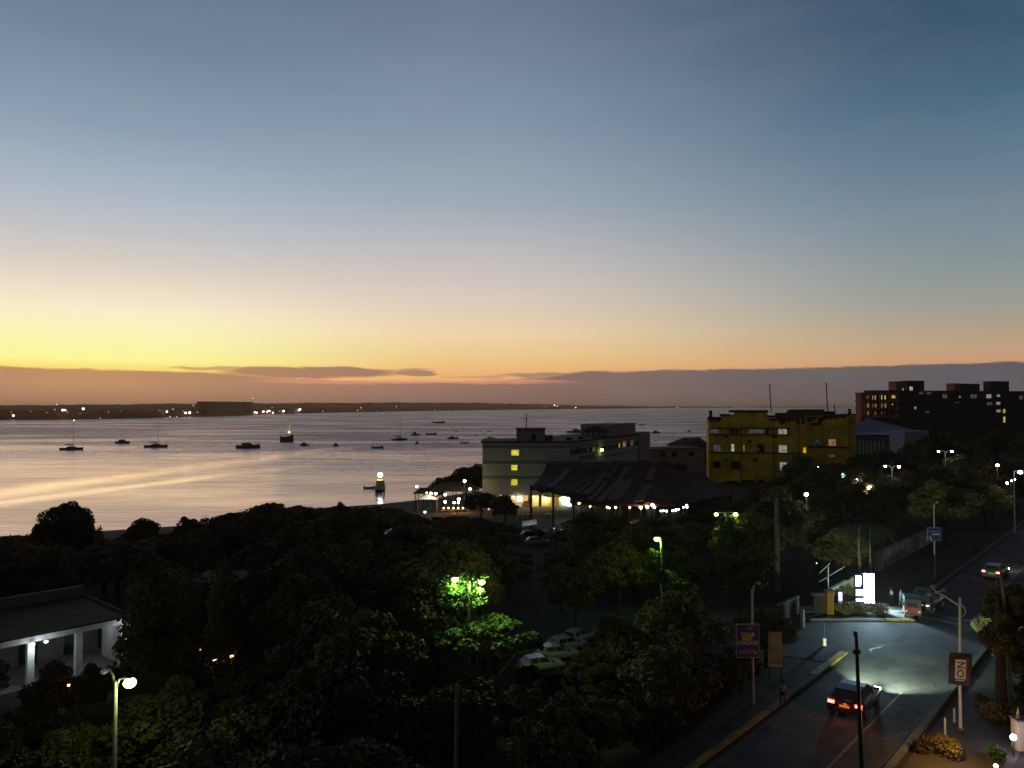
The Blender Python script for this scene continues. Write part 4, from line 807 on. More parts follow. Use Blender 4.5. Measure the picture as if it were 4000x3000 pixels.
# tuk tuk
def tuktuk(label, paint):
    t = thing('tuk_tuk', label, 'tuk tuk', group='tuk tuks at the kerb')
    MB().loft([[(-.62, y, zb), (-.64, y, zt_), (.64, y, zt_), (.62, y, zb)] for y, zb, zt_ in ((-1.25, .35, .95), (-1.15, .28, 1.0), (-.2, .28, .8), (.2, .28, .55))]).build('body', M[paint], t)
    MB().loft([[(-w_, y, .3), (-w_ * .9, y, zt_), (w_ * .9, y, zt_), (w_, y, .3)] for y, w_, zt_ in ((.2, .6, .6), (.75, .5, 1.0), (1.15, .3, .95), (1.3, .16, .7))]).build('nose', M[paint], t)
    MB().loft([[(-.66, y, z_ - .07), (-.6, y, z_), (.6, y, z_), (.66, y, z_ - .07)] for y, z_ in ((-1.3, 1.62), (-1.1, 1.74), (.5, 1.74), (.85, 1.66))]).build('canopy', M['black'], t)
    MB().box(-.62, .62, -1.3, -1.26, 1.35, 1.66).box(-.64, -.45, -1.3, -1.26, 1.0, 1.35).box(.45, .64, -1.3, -1.26, 1.0, 1.35).build('rear_curtain', M['black'], t)
    B(-.42, .42, -1.285, -1.27, 1.05, 1.33).build('rear_window', M['glass'], t)
    for s_ in (-1, 1):
        MB().tube([(s_ * .6, .8, 1.0), (s_ * .58, .6, 1.68)], .025).build('windscreen_post', M['black'], t); MB().tube([(s_ * .62, -.3, .8), (s_ * .6, -.3, 1.68)], .022).build('roof_post', M['black'], t)
        wheel(t, s_ * .56, -.85, .24, .12); B(*sorted((s_ * .42, s_ * .58)), -1.29, -1.25, .55, .68).build('tail_light', M['wsign'], t)
    wheel(t, 0, 1.05, .24, .12); MB().quad((-.5, .83, 1.02), (.5, .83, 1.02), (.52, .65, 1.6), (-.52, .65, 1.6)).build('windscreen', M['glass'], t)
    B(-.5, .5, -.75, -.25, .5, .62).build('seat', M['black'], t); B(-.55, .55, -1.31, -1.24, .34, .44).build('bumper', M['dark'], t)
    return t
t1 = tuktuk('red tuk tuk with black canopy parked at the lit kerb end', 'carred'); t1.scale = (1.0,) * 3; park(t1, gnd(3560, 2403, .009), 22)
t2 = tuktuk('second tuk tuk in shadow just beyond the red one', 'carblack'); park(t2, gnd(3608, 2375, .009), 30)

# ------------------------------------------------------------------ lamp posts and poles
def street_lamp(label, base, h, heads, mm='galv', group='street lamps', r=.09):
    heads = [(a_, b_, c_, d_ * (.72 if e_ == 'violet' else 1), e_, f_, g_) for a_, b_, c_, d_, e_, f_, g_ in heads]
    """heads: (px, py) of each lamp as offsets (dx, dy, dz, radius, emission, power, colour) from the base"""
    t = thing('street_lamp', label, 'street lamp', base, group=group)
    MB().tube([(0, 0, -.05), (0, 0, .5), (0, 0, h)], [r * 1.4, r * 1.1, r * .65], 10).build('pole', M[mm], t)
    MB().box(-.2, .2, -.2, .2, -.05, .06).build('base_plate', M['conc'], t)
    for dx, dy, dz, rr_, en, pw, pc in heads:
        MB().tube([(0, 0, h - .5), (dx * .25, dy * .25, h + (dz - h) * .35 + .1), (dx * .6, dy * .6, h + (dz - h) * .8 + .18), (dx * .93, dy * .93, dz + .13)], [.05, .045, .04, .035], 8).build('arm', M[mm], t)
        hd = MB().loft([[(dx + math.cos(a) * rr_ * .82 * s_, dy + math.sin(a) * rr_ * .7 * s_, z_) for a in (2 * math.pi * k / 12 for k in range(12))] for s_, z_ in ((1.0, dz + .03), (.95, dz + .10), (.5, dz + .19), (.2, dz + .22))]).build('lamp_head', M['galv'], t)
        MB().ball((dx, dy, dz + .02), rr_, 12, 8, .8).build('bulb', E[en], hd)
        if pw: point(t, (dx, dy, dz - rr_ * .9 - .06), pw, pc, rr_)
    return t
LG = (.62, 1, .16)
b0 = at(452, 2660, 29.5); zl = lambda px, py, Y: at(px, py, Y)
h1, h2 = at(512, 2666, 29.5) - b0, at(402, 2628, 29.5) - b0
street_lamp('tall two armed lamp at bottom left with one glowing lime head', (b0.x, b0.y, 0), b0.z, [(h1.x, -.1, b0.z + h1.z, .23, 'lime', 120, (.7, 1, .3)), (h2.x, .1, b0.z + h2.z, .14, 'off', 0, LG)], r=.1)
b0 = at(1832, 2262, 46); p1_, p2_ = at(1778, 2265, 46), at(1882, 2275, 46)
street_lamp('two headed lamp glowing over the bright green tiered tree', (b0.x, 46, 0), b0.z, [(p1_.x - b0.x, .0, p1_.z, .19, 'lime', 400, (.62, 1, .22)), (p2_.x - b0.x, -.0, p2_.z, .19, 'lime', 600, (.66, 1, .24))])
b0 = at(2582, 2102, 60); p1_ = at(2565, 2107, 60)
street_lamp('single lime lamp above a lit treetop right of centre', (b0.x, 60, 0), b0.z, [(p1_.x - b0.x, 0, p1_.z, .2, 'lime', 230, (.4, 1, .08))])
b0 = at(2836, 2002, 75); p1_, p2_ = at(2798, 2010, 75), at(2873, 2010, 75)
street_lamp('twin headed lime lamp among dark trees near the wooden pole', (b0.x, 75, 0), b0.z, [(p1_.x - b0.x, 0, p1_.z, .19, 'lime', 50, (.6, 1, .2)), (p2_.x - b0.x, 0, p2_.z, .21, 'lime', 130, (.4, 1, .1))])
for bx, hy, Y, hs_, c, pw, lab in [(3150, 1928, 95, [(3150, 1932, .24)], 'limefar', 60, 'single pale green white lamp right of the wooden pole top'),
                                   (3485, 1822, 130, [(3458, 1822, .26), (3512, 1824, .33)], 'violet', 60, 'twin headed bright white lamp above the yellow lit trees'),
                                   (3692, 1762, 150, [(3666, 1764, .28), (3718, 1764, .34)], 'violet', 45, 'twin headed white lamp further up the dark hillside of trees'),
                                   (3346, 1870, 120, [(3346, 1875, .36)], 'violet', 120, 'single white lamp at the right foot of the yellow building'),
                                   (3397, 1902, 118, [(3397, 1906, .34)], 'warm', 400, 'warm white lamp low among glowing yellow foliage'),
                                   (3896, 1814, 130, [(3896, 1818, .26)], 'warm', 60, 'single amber lamp near the right edge'),
                                   (3960, 1840, 110, [(3985, 1845, .42)], 'violet', 80, 'brightest white lamp at the right edge')]:
    b0 = at(bx, hy, Y); zg = gz(b0.x, Y)
    street_lamp(lab, (b0.x, Y, zg), b0.z - zg, [(at(a, b_, Y).x - b0.x, 0, at(a, b_, Y).z - zg, r_, c, pw, (1, .8, .3) if c == 'warm' else (.85, .9, 1)) for a, b_, r_ in hs_])
# violet-white lamps: tiny lights
for px, py, Y, r_, c in ((3168, 1827, 150, .14, 'white'), (3179, 1827, 150, .12, 'white'), (3196, 1824, 150, .2, 'white'), (3934, 1887, 112, .16, 'white'), (3951, 1878, 112, .1, 'white'), (3964, 1872, 112, .12, 'white'), (3117, 1968, 100, .08, 'whitef'), (3190, 2200, 80, .05, 'whitef')):
    lamp_hung(px, py, Y, r_, c, 'small white garden lamp among the trees on the right' if py < 1900 else 'tiny dim white lamp in the trees beside the wooden pole', 0, grp='garden lamps in the right hand trees')
for px, py, Y, r_, c in ((785, 2533, 52, .14, 'orangef'), (840, 2580, 50, .13, 'orangef'), (905, 2563, 50, .10, 'orangef'), (872, 2572, 50, .05, 'orangef'), (268, 2676, 40, .06, 'orange')):
    lamp_hung(px, py, Y, r_, c, 'soft orange garden lamp in the dark grove at the left', 5, (1, .5, .2), 'orange garden lamps at the left')
# the unlit tall lamp with curled arm that carries the rotated sign
b0 = gnd(3752, 2850, 0.0); YN = b0.y; tp = at(3750, 2335, YN)
t = thing('street_lamp', 'white unlit lamp post with curled bracket and the dark hanging board', 'street lamp', (b0.x, YN, 0), group='street lamps')
MB().tube([(0, 0, 0), (0, 0, 3), (tp.x - b0.x, 0, tp.z)], [.085, .075, .06], 12).build('pole', M['white'], t); MB().tube([(0, 0, -.02), (0, 0, .12)], .17, 12).build('base', M['conc'], t)
L_ = lambda px, py, dy=0: Vector((at(px, py, YN + dy).x - b0.x, dy, at(px, py, YN + dy).z))
MB().tube([L_(3750, 2368), L_(3722, 2350), L_(3690, 2328), L_(3655, 2312)], [.05, .045, .04, .035], 8).build('arm', M['white'], t)
MB().tube([L_(3752, 2358), L_(3768, 2376), L_(3772, 2392), L_(3765, 2405), L_(3752, 2409), L_(3742, 2406)], .025, 8).build('curl', M['white'], t)
MB().tube([L_(3655, 2312), L_(3645, 2295)], .03, 8).tube([L_(3655, 2312), L_(3685, 2308)], .03, 8).build('cross_arm', M['white'], t)
for px, py in ((3645, 2291), (3686, 2306)):
    c = L_(px, py); MB().loft([[(c.x + .16 * s_ * math.cos(a), c.y + .1 * s_ * math.sin(a), c.z + z_) for a in (k * .785 for k in range(8))] for s_, z_ in ((1, -.05), (1, .03), (.4, .1))]).build('lamp_head', M['galv'], t)
# board with the rotated N over O
def text(s_, size, mm, par, loc, rot=(math.pi / 2, 0, 0), sx=1.0, ex=.004, name='lettering'):
    cu = bpy.data.curves.new('t', 'FONT'); cu.body = s_; cu.size = size; cu.extrude = ex; cu.align_x = 'CENTER'; cu.align_y = 'CENTER'; cu.space_line = .78; cu.offset = size * .012
    ob = bpy.data.objects.new('t', cu); COL.objects.link(ob); dg = bpy.context.evaluated_depsgraph_get(); dg.update()
    me = bpy.data.meshes.new_from_object(ob.evaluated_get(dg)); bpy.data.objects.remove(ob); me.materials.clear(); me.materials.append(mm)
    o = bpy.data.objects.new(name, me); COL.objects.link(o); o.parent = par; o.location = loc; o.rotation_euler = rot; o.scale = (sx, 1, 1); return o
cb = at(3752, 2617, YN - .12)
sg = thing('hanging_board', 'dark tilted board with cream panel reading N over O', 'sign', (cb.x, cb.y, cb.z), -.12)
W2, H2 = .58, .93; sg.rotation_euler = (0, R(2.5), -.12)
bo = MB().loft([[(-W2, 0, H2 * .97), (W2, 0, H2), (W2, 0, -H2 * .98), (-W2, 0, -H2 * .86)], [(-W2, .10, H2 * .97), (W2, .10, H2), (W2, .10, -H2 * .98), (-W2, .10, -H2 * .86)]]).build('board', M['blacksign'], sg)
B(.26, .44, -.012, 0, -.84, .7).build('rusty_strip', M['reddark'], sg)
pn = B(-.29, .27, -.02, 0, -.49, .57).build('panel', M['creamsign'], sg)
text('N', .62, M['blacksign'], pn, (-.01, -.026, .28), (math.pi / 2, R(90), 0), .8); text('O', .58, M['blacksign'], pn, (-.01, -.026, -.23), sx=.86)
B(-.28, .26, -.026, -.02, .02, .035).build('divider', M['blacksign'], pn); B(-.24, .22, -.018, 0, -.60, -.545).build('small_line', M['creamsign'], sg)
for z_ in (H2 - .15, -H2 + .25): B(-.1, .1, .1, .16, z_, z_ + .06).build('bracket', M['galv'], sg)
# blue board on the left post
def blue_board(px, pyt, pyb, w_, base_px, base_py, toppy, lab, text_on=True, rz=0.0):
    b0 = gnd(base_px, base_py, .02); Yb = b0.y; tpz = at(px, toppy, Yb); c = at(px - 13 if text_on else px, (pyt + pyb) / 2, Yb - .13); hh = (at(px, pyt, Yb).z - at(px, pyb, Yb).z) / 2
    st = street_lamp(lab[0], (b0.x, Yb, 0), tpz.z, [(.5, .2, tpz.z + .25, .1, 'off2', 0, LG)], r=.08)
    s_ = thing('advertising_board', lab[1], 'sign', (c.x, c.y, c.z), rz); 
    bd = B(-w_ / 2, w_ / 2, 0, .1, -hh, hh).build('board', M['bluesign'], s_); B(-w_ / 2 - .03, w_ / 2 + .03, .02, .08, -hh - .03, hh + .03).build('frame', M['galv'], s_)
    return s_, hh
M['off2'] = M['galv']; E['off2'] = M['galv']
s_, hh = blue_board(2935, 2440, 2567, 1.36, 2942, 2752, 2302, ('thin unlit lamp post carrying the blue advertising board', 'blue board with yellow words YOUR BEST CHOICE'), rz=.05)
for k, wd in enumerate(('YOUR', 'BEST', 'CHOICE')): text(wd, .30, M['ysign'], s_, (-.02, -.012, .38 - .25 * k), sx=(1.05, 1.05, 1.12)[k])
MB().quad((.05, -.012, .93), (.36, -.012, .93), (.3, -.012, .66), (-.05, -.012, .66)).build('emblem', mat('violet_print', (.12, .12, .4), .6, .4, 6), s_)
B(-.6, .25, -.012, -.002, -.58, -.56).build('line', M['wsign'], s_); B(-.55, .22, -.012, -.002, -.72, -.70).build('line', M['wsign'], s_)
MB().quad((.26, -.012, -.5), (.5, -.012, -.62), (.62, -.012, -.72), (.4, -.012, -.86), (.3, -.012, -.7)).build('arrow', mat('grey_print', (.25, .24, .3), .6, .2, 6), s_)
s2, hh = blue_board(3650, 2062, 2112, 1.35, 3652, 2262, 1975, ('thin unlit lamp post far up the road', 'small blue board on the far lamp post beside the long wall'), False)
B(-.6, .5, -.012, -.002, .25, .32).build('line', mat('pale_blue_print', (.2, .24, .36), .6, .2, 6), s2); B(-.2, .55, -.012, -.002, -.05, .04).build('line', M['wsign'], s2); MB().quad((-.62, -.012, -.2), (-.4, -.012, -.2), (-.2, -.012, -.62), (-.45, -.012, -.6)).build('emblem', M['beige'], s2)
# faded banner board
b0 = gnd(3030, 2668, .02); zt_ = at(3030, 2470, b0.y).z; zb_ = at(3030, 2605, b0.y).z
o = thing('banner', 'faded beige upright banner board beside the blue board', 'sign', (b0.x, b0.y, 0), -.08)
B(-.43, .43, 0, .06, zb_, zt_).build('panel', M['beige'], o); B(-.40, .40, -.01, 0, zb_ + .03, zb_ + .14).build('pale_strip', M['creamsign'], o)
for x_ in (-.38, .38): MB().tube([(x_, .09, 0), (x_, .09, zt_)], .03).build('leg', M['dark'], o)
# wooden and concrete poles
def pole(lab, px, pyb, pyt, r, mm, Y=None, pxt=None, cross=None, name='utility_pole', grp=None):
    if Y is None: b0 = gnd(px, pyb, 0)
    else: q = at(px, 2000, Y); b0 = Vector((at(px, pyb, Y).x, Y, 0))
    zg = gz(b0.x, b0.y); t_ = at(pxt or px, pyt, b0.y)
    o = thing(name, lab, 'pole', (b0.x, b0.y, zg), group=grp); dx = t_.x - b0.x; h = t_.z - zg
    MB().tube([(0, 0, -.1), (dx * .5, 0, h * .5), (dx, 0, h)], [r * 1.3, r * 1.1, r * .8], 10).build('shaft', M[mm], o)
    if cross: MB().box(dx - cross, dx + cross, -.12, .0, h - .35, h - .25).build('cross_arm', M['wood'], o); [MB().tube([(dx + q * cross, -.06, h - .25), (dx + q * cross, -.06, h - .05)], .04, 6).build('insulator', M['galv'], o) for q in (-.9, -.5, .5, .9)]
    return o, Vector((b0.x + dx, b0.y, zg + h))
pA, tA = pole('weathered wooden pole with cross arm standing among the trees', 3036, 2309, 1945, .22, 'palebark', Y=75, pxt=3034, cross=1.5)
pB, tB = pole('black leaning pole beside the car with glowing tail lights', 3372, 3000, 2478, .085, 'dark', Y=34, pxt=3344)
B(tB.x - pB.location.x - .09, tB.x - pB.location.x + .03, -.06, .06, tB.z - .08, tB.z + .12).build('cap', M['dark'], pB); MB().tube([(tB.x - pB.location.x - .14, -.02, tB.z - .75), (tB.x - pB.location.x + .14, -.02, tB.z - .75)], .10, 8).build('clamp', M['dark'], pB)
pC, tC = pole('slim brown pole standing in the dark grove at bottom centre', 1776, 3000, 2672, .07, 'palebark', Y=27, pxt=1784)
pD, tD = pole('slim pole by the panelled kiosk carrying two thin bars', 3235, 2400, 2215, .06, 'galv', Y=69)
for a, b_ in (((3200, 2240), (3242, 2200)), ((3200, 2273), (3300, 2213))):
    MB().tube([at(*a, 68.8) - pD.location, at(*b_, 68.8) - pD.location], .035, 6).build('bar', M['galv'], pD)
pE, tE = pole('thin post with white foot at the left of the lit side road', 3220, 2512, 2430, .05, 'dark', Y=58.5); B(-.1, .1, -.1, .1, 0, .55).build('foot', M['white'], pE)
for px, pyb, pyt, k_ in ((3692, 2873, 2805, 0), (3728, 2823, 2768, 1)):
    b0 = gnd(px, pyb, .03); h = at(px, pyt, b0.y).z
    o = thing('bollard', ('nearer white upright post left of the hanging board pole', 'further white upright post by the hanging board pole')[k_], 'bollard', b0, group='white posts on the verge')
    MB().tube([(0, 0, 0), (0, 0, h * .95), (0, 0, h)], [.055, .055, .03], 10).build('post', M['white'], o); MB().tube([(0, 0, 0), (0, 0, .05)], .11, 10).build('foot', M['conc'], o)
# overhead wires between poles
def wire(a, b_, sag, lab):
    pts = [a.lerp(b_, k / 12) - Vector((0, 0, sag * 4 * (k / 12) * (1 - k / 12))) for k in range(13)]
    tag(MB().tube(pts, .018, 4).build('overhead_wire', M['dark']), lab, 'wire', 'overhead wires')
far = at(3500, 2010, 110); near = at(2600, 2110, 62)
for q in (-.9, .9): wire(tA + Vector((q * 1.5, 0, -.1)), far + Vector((q, 0, 0)), 1.2, 'thin dark overhead wire running right from the wooden pole'); wire(tA + Vector((q * 1.5, 0, -.1)), near + Vector((q, 0, 0)), .8, 'thin dark overhead wire running left from the wooden pole')

# ------------------------------------------------------------------ kiosk with bright totem, gate and walls at the junction
TY = 70.0
def tot(name, x0, x1, y0, y1, lab): 
    a = at(x0, y1, TY); b_ = at(x1, y0, TY); o = thing(name, lab, 'sign', (a.x, TY, 0), -.03); return o, b_.x - a.x, at(x0, y0, TY).z, at(x0, y1, TY).z
o, w_, z1, z0 = tot('illuminated_totem', 3376, 3413, 2241, 2356, 'tall glaring white backlit totem at the lit junction')
B(-.06, w_ + .06, .0, .28, 0, z1 + .05).build('case', M['navy'], o); B(0, w_, -.03, 0, z0, z1).build('light_panel', E['bigpanel'], o); B(w_ * .72, w_ * .95, -.045, -.03, z1 - .85, z1 - .7).build('mark', M['navy'], o); B(-.1, -.061, -.02, .2, z1 - 1.4, z1).build('cyan_edge', emi('cyan_edge', (.05, .8, .85), 1.5), o)
B(0, w_, -.02, 0, z0 - .1, z0 - .02).build('red_base_light', emi('red_base_light', (1, .1, .12), 1.2), o)
al = bpy.data.lights.new('totem_glow', 'AREA'); al.shape = 'RECTANGLE'; al.size = w_; al.size_y = z1 - z0; al.energy = 1900; al.color = (.46, .74, .88)
ao = bpy.data.objects.new('totem_glow', al); COL.objects.link(ao); ao.parent = o; ao.location = (w_ / 2, -.1, (z0 + z1) / 2); ao.rotation_euler = (-math.pi / 2, 0, 0)
o, w_, z1, z0 = tot('illuminated_sign', 3342, 3374, 2246, 2352, 'navy backlit sign with white panels left of the white totem')
B(-.05, w_ + .02, .0, .24, 0, z1 + .08).build('case', M['navy'], o)
zz = lambda py: at(3350, py, TY).z
m = MB().loft([[(.02 + s_ * .0, -.03, z_) if k == 0 else p_ for k, p_ in enumerate([(.02 + i_, -.03, z_), (w_ * .70 - i_, -.03, z_), (w_ * .70 - i_, 0, z_), (.02 + i_, 0, z_)])] for s_, z_, i_ in ((0, zz(2290), .1), (0, zz(2278), 0), (0, zz(2252), 0), (0, zz(2248), .06))]); m.build('shield_panel', E['bigpanel'] if False else emi('sign_white', (.85, .93, 1), 5), o)
for a, b_ in ((2302, 2309), (2312, 2316), (2318, 2327), (2337, 2349)): B(.04, w_ * .95, -.03, 0, zz(b_), zz(a)).build('text_panel', emi('sign_text', (.88, .88, 1), 2.4), o)
for a in (2305.5, 2314, 2343): B(.12, w_ * .8, -.04, -.03, zz(a + 1), zz(a)).build('text_line', M['navy'], o)
KY = 71.5; a = at(3255, 2390, KY)
o = thing('gate_wall', 'white gabled wall with climbing plant behind the backlit signs', 'wall', (a.x, KY, 0)); x_ = lambda px: at(px, 2300, KY).x - a.x; zk = lambda py: at(3300, py, KY).z
MB().prism([(0, 0), (x_(3372), 0), (x_(3372), zk(2252)), (x_(3338), zk(2252)), (x_(3318), zk(2268)), (x_(3306), zk(2268)), (x_(3254), zk(2300))], 0, .25).build('wall_panel', M['greenband'], o)
MB().prism([(x_(3252), zk(2303)), (x_(3306), zk(2271)), (x_(3306), zk(2266)), (x_(3250), zk(2297))], -.15, .3).build('coping', M['white'], o)
# lit panel on the gate house
o2 = thing('lit_panel', 'narrow bluish lit panel between orange post and climbing plant', 'sign', (a.x, KY - .6, 0)); B(x_(3257), x_(3286), 0, .3, 0, zk(2300)).build('case', M['navy'], o2)
B(x_(3264), x_(3279), -.03, 0, zk(2340), zk(2306)).build('light_panel', E['panel'], o2); B(x_(3264), x_(3282), -.025, 0, zk(2378), zk(2341)).build('lower_panel', emi('dimpanel', (.5, .55, .9), .35), o2)
o = thing('gate_post', 'orange painted gate post at the left of the lit panel', 'post', (at(3241, 2415, 67).x, 67, 0)); B(-.28, .28, -.28, .28, 0, at(3241, 2312, 67).z).build('shaft', M['orange'], o); B(-.34, .34, -.34, .34, at(3241, 2312, 67).z, at(3241, 2305, 67).z).build('cap', M['wood'], o)
o = thing('gate', 'dark timber gate with roof beside the orange post', 'gate', (at(3180, 2415, 67.5).x, 67.5, 0)); w_ = at(3225, 2415, 67.5).x - at(3180, 2415, 67.5).x
for k in range(8): B(w_ * k / 8, w_ * (k + .88) / 8, 0, .08, .1, at(3190, 2330, 67.5).z).build('plank', M['darkwood'], o)
B(-.2, w_ + .1, -.3, .5, at(3190, 2325, 67.5).z, at(3190, 2320, 67.5).z).build('roof', M['wood'], o)
o = thing('blue_post', 'slim post with blue grey band at the left end of the side road', 'post', (at(3130, 2440, 63).x, 63, 0)); B(-.12, .12, -.12, .12, 0, at(3130, 2375, 63).z).build('shaft', M['dark'], o); B(.13, .26, -.1, .1, .1, at(3130, 2380, 63).z).build('band', mat('bluegrey', (.25, .28, .4), .7, .2, 3), o)
# long perimeter wall along the road
w0, w1 = gnd(3425, 2235), gnd(3640, 2118); dv = w1 - w0
o = thing('perimeter_wall', 'long brownish wall running up beside the dark road', 'wall', w0, math.atan2(dv.y, dv.x)); B(0, dv.length, 0, .25, -.1, 1.9).build('wall_panel', mat('dusty_wall', (.36, .30, .24), .9, .3, .4), o); B(-.05, dv.length + .05, -.05, .3, 1.9, 2.0).build('coping', M['conc'], o)
for k in range(10): B(dv.length * k / 9 - .15, dv.length * k / 9 + .15, -.08, 0, 0, 1.98 - .1).build('pier', M['conc'], o)
w0, w1 = gnd(3040, 2440), gnd(3122, 2400); dv = w1 - w0
o = thing('garden_wall', 'pale garden wall in shadow left of the timber gate', 'wall', w0, math.atan2(dv.y, dv.x)); B(0, dv.length, 0, .2, -.1, 1.5).build('wall_panel', M['brown'], o); B(-.04, dv.length, -.04, .24, 1.5, 1.58).build('coping', M['conc'], o)
# round sign and glowing things near the yellow building's foot
c = at(3297, 1858, 122); o = thing('round_sign', 'round pale cyan lit sign among trees near the yellow building', 'sign', (c.x, 122, gz(c.x, 122))); hh = c.z - gz(c.x, 122)
MB().tube([(0, 0, hh), (0, .15, hh)], .5, 20).build('disc', M['navy'], o); MB().tube([(0, .1, 0), (0, .1, hh)], .05).build('post', M['galv'], o)
for q, (x0, x1) in enumerate(((-.3, .35), (-.42, .2), (-.2, .42), (-.35, .3))): B(x0, x1, -.03, 0, hh + .28 - q * .19, hh + .38 - q * .19).build('light_bar', emi('cyan_bar', (.55, .95, .9), 2, True), o)
# glowing roof slabs seen below the porch
for px0, px1, py, Y, mm, lab in ((2040, 2095, 2050, 100, 'white', 'pale cyan awning below the lit porch'), (1495, 1535, 2085, 95, 'greenband', 'greyish awning glimmering in the grove at the shore')):
    a = at(px0, py + 8, Y); b_ = at(px1, py - 8, Y + 3); o = thing('awning', lab, 'awning', (a.x, Y, gz(a.x, Y))); h = a.z - gz(a.x, Y)
    MB().loft([[(0, 0, h), (b_.x - a.x, 0, h + .3), (b_.x - a.x, 3, h + .5), (0, 3, h + .2)], [(0, 0, h + .06), (b_.x - a.x, 0, h + .36), (b_.x - a.x, 3, h + .56), (0, 3, h + .26)]]).build('cover', M[mm], o)
    for x_q in (.1, b_.x - a.x - .1): MB().tube([(x_q, .2, 0), (x_q, .2, h)], .05).build('post', M['galv'], o)
    point(o, ((b_.x - a.x) / 2, .5, h + 1.6), 18, (.7, 1, .95), .1)
for px, py, Y, c_, pw, lab in ((1660, 2008, 110, 'pcool', 30, 'cool white lamp over a pale stall by the beach bar'), (2165, 2070, 92, 'off', 26, 'dim whitish lamp over the parked cars in the yard')):
    lamp_hung(px, py - 8, Y, .14, c_, lab, pw, (.85, .97, 1), 'yard lamps')

# ------------------------------------------------------------------ white columned pavilion bottom left
PF = Facade(gnd(115, 2699), gnd(492, 2607), 0.0); uu = PF.u; zz = PF.z; L1 = uu(492)
o = PF.root('veranda_house', 'long flat roofed house with white columns at the left edge', 'house'); hh = 3.2; st = L1 / 2
x0_ = -4 * st
B(x0_, L1 + .4, -.45, 9.0, hh + .02, hh + .42).build('roof', M['stain'], o); B(x0_, L1 + .5, -.5, -.452, hh - .05, hh + .30).build('fascia', M['white'], o)
B(x0_, L1 + .3, -.3, 9, -.1, .28).build('floor', M['conc'], o); B(x0_, L1 + .25, 5.0, 5.2, .28, hh + .02).build('rear_wall', M['conc'], o)
B(x0_, L1 + .35, 8.0, 8.3, hh + .42, hh + 1.15).build('roof_parapet', M['conc'], o); B(L1 + .12, L1 + .35, 0.5, 9, hh + .42, hh + .55).build('roof_edge', M['dconc'], o)
for k in range(-4, 3):
    B(k * st - .2 if k < 2 else L1 - .2, k * st + .2 if k < 2 else L1 + .2, -.2, .2, .28, hh + .02).build('column', M['white'], o)
B(L1 - .15, L1 + .22, .2, 3.2, .28, hh + .02).build('end_wall', M['white'], o)
for k in (-1, 0, 1): B(k * st * 1 + .8, k * st + 1.9, 4.94, 5.0, .28, 2.4).build('door', M['dark'], o); 
B(L1 - 2.6, L1 - 1.2, 4.94, 5.0, 1.0, 2.2).build('window', M['greyglass'], o)
for u_, r_, pw in ((L1 + .1, .17, 120), (0, .15, 110), (.75, .14, 60)):
    MB().ball((u_ - .05, -.62, hh - .15), r_, 12, 8, .7).build('wall_lamp', E['coolw'] if 'coolw' in E else E['w_soft'] if 'w_soft' in E else emi('soft_white', (.85, .95, 1), 1.6), o); point(o, (u_, -.95, hh - .45), pw * .28, (.85, .95, 1), .12)
point(o, (-3.5, 1.5, hh - .6), 34, (.8, .88, 1), .2); point(o, (L1 - 1.4, 1.6, hh - .5), 14, (.85, .92, 1), .2)
B(-.2, .25, -.9, -.5, .0, .55).build('plinth_light', M['creamsign'], o)
# grey house glimpsed between the cypresses
GH = Facade(at(735, 2400, 60), at(985, 2400, 60), 0.0); o = GH.root('grey_house', 'plain grey house glimpsed between dark columnar trees', 'house'); B(0, GH.L, 0, 4, 0, 4.2).build('wall', M['conc'], o); B(-.2, GH.L + .2, -.2, 4.2, 4.2, 4.4).build('roof', M['stain'], o)
for x0, y0 in ((745, 2300), (810, 2290), (935, 2265), (745, 2420), (930, 2370)): GH.window(o, x0, y0, x0 + 35, y0 + 45, 'glass', 'brown', 1)
# wall lamp, post and hedge at the lower right corner
p = gnd(3985, 2925, .05); o = thing('garden_post', 'cream garden pillar with pointed finial at the right edge', 'pillar', p); zt_ = at(3985, 2815, p.y).z
MB().box(-.28, .34, -.3, .3, 0, zt_).build('shaft', M['cream'], o); B(-.34, .4, -.36, .36, zt_, zt_ + .08).build('cap', M['conc'], o); MB().tube([(-.08, 0, zt_ + .08), (-.08, 0, zt_ + .35), (-.08, 0, zt_ + .65)], [.1, .07, .01], 8).build('finial', M['cream'], o)
p2 = at(3958, 2880, p.y - .8); o = thing('garden_lamp', 'glaring violet white lamp in front of the cream pillar', 'lamp', (p2.x, p2.y, 0)); MB().tube([(0, 0, 0), (0, 0, p2.z - .12)], .04).build('post', M['dark'], o); MB().ball((0, 0, p2.z), .15, 12, 8).build('bulb', E['violet'], o); point(o, (-.1, -.3, p2.z), 45, (.85, .8, 1), .12)
p2 = at(3890, 2992, p.y - 3.2); o = thing('garden_lamp', 'small warm white lamp at the bottom right corner', 'lamp', (p2.x, p2.y, 0)); MB().tube([(0, 0, 0), (0, 0, p2.z - .08)], .03).build('post', M['dark'], o); MB().ball((0, 0, p2.z), .09, 12, 8).build('bulb', E['warm'], o); point(o, (-1.6, 1.0, p2.z + 1.6), 290, (1, .52, .12), .15)
# low board fence behind the hedge
w0, w1 = gnd(3690, 2960, .05), gnd(3990, 2760, .05)

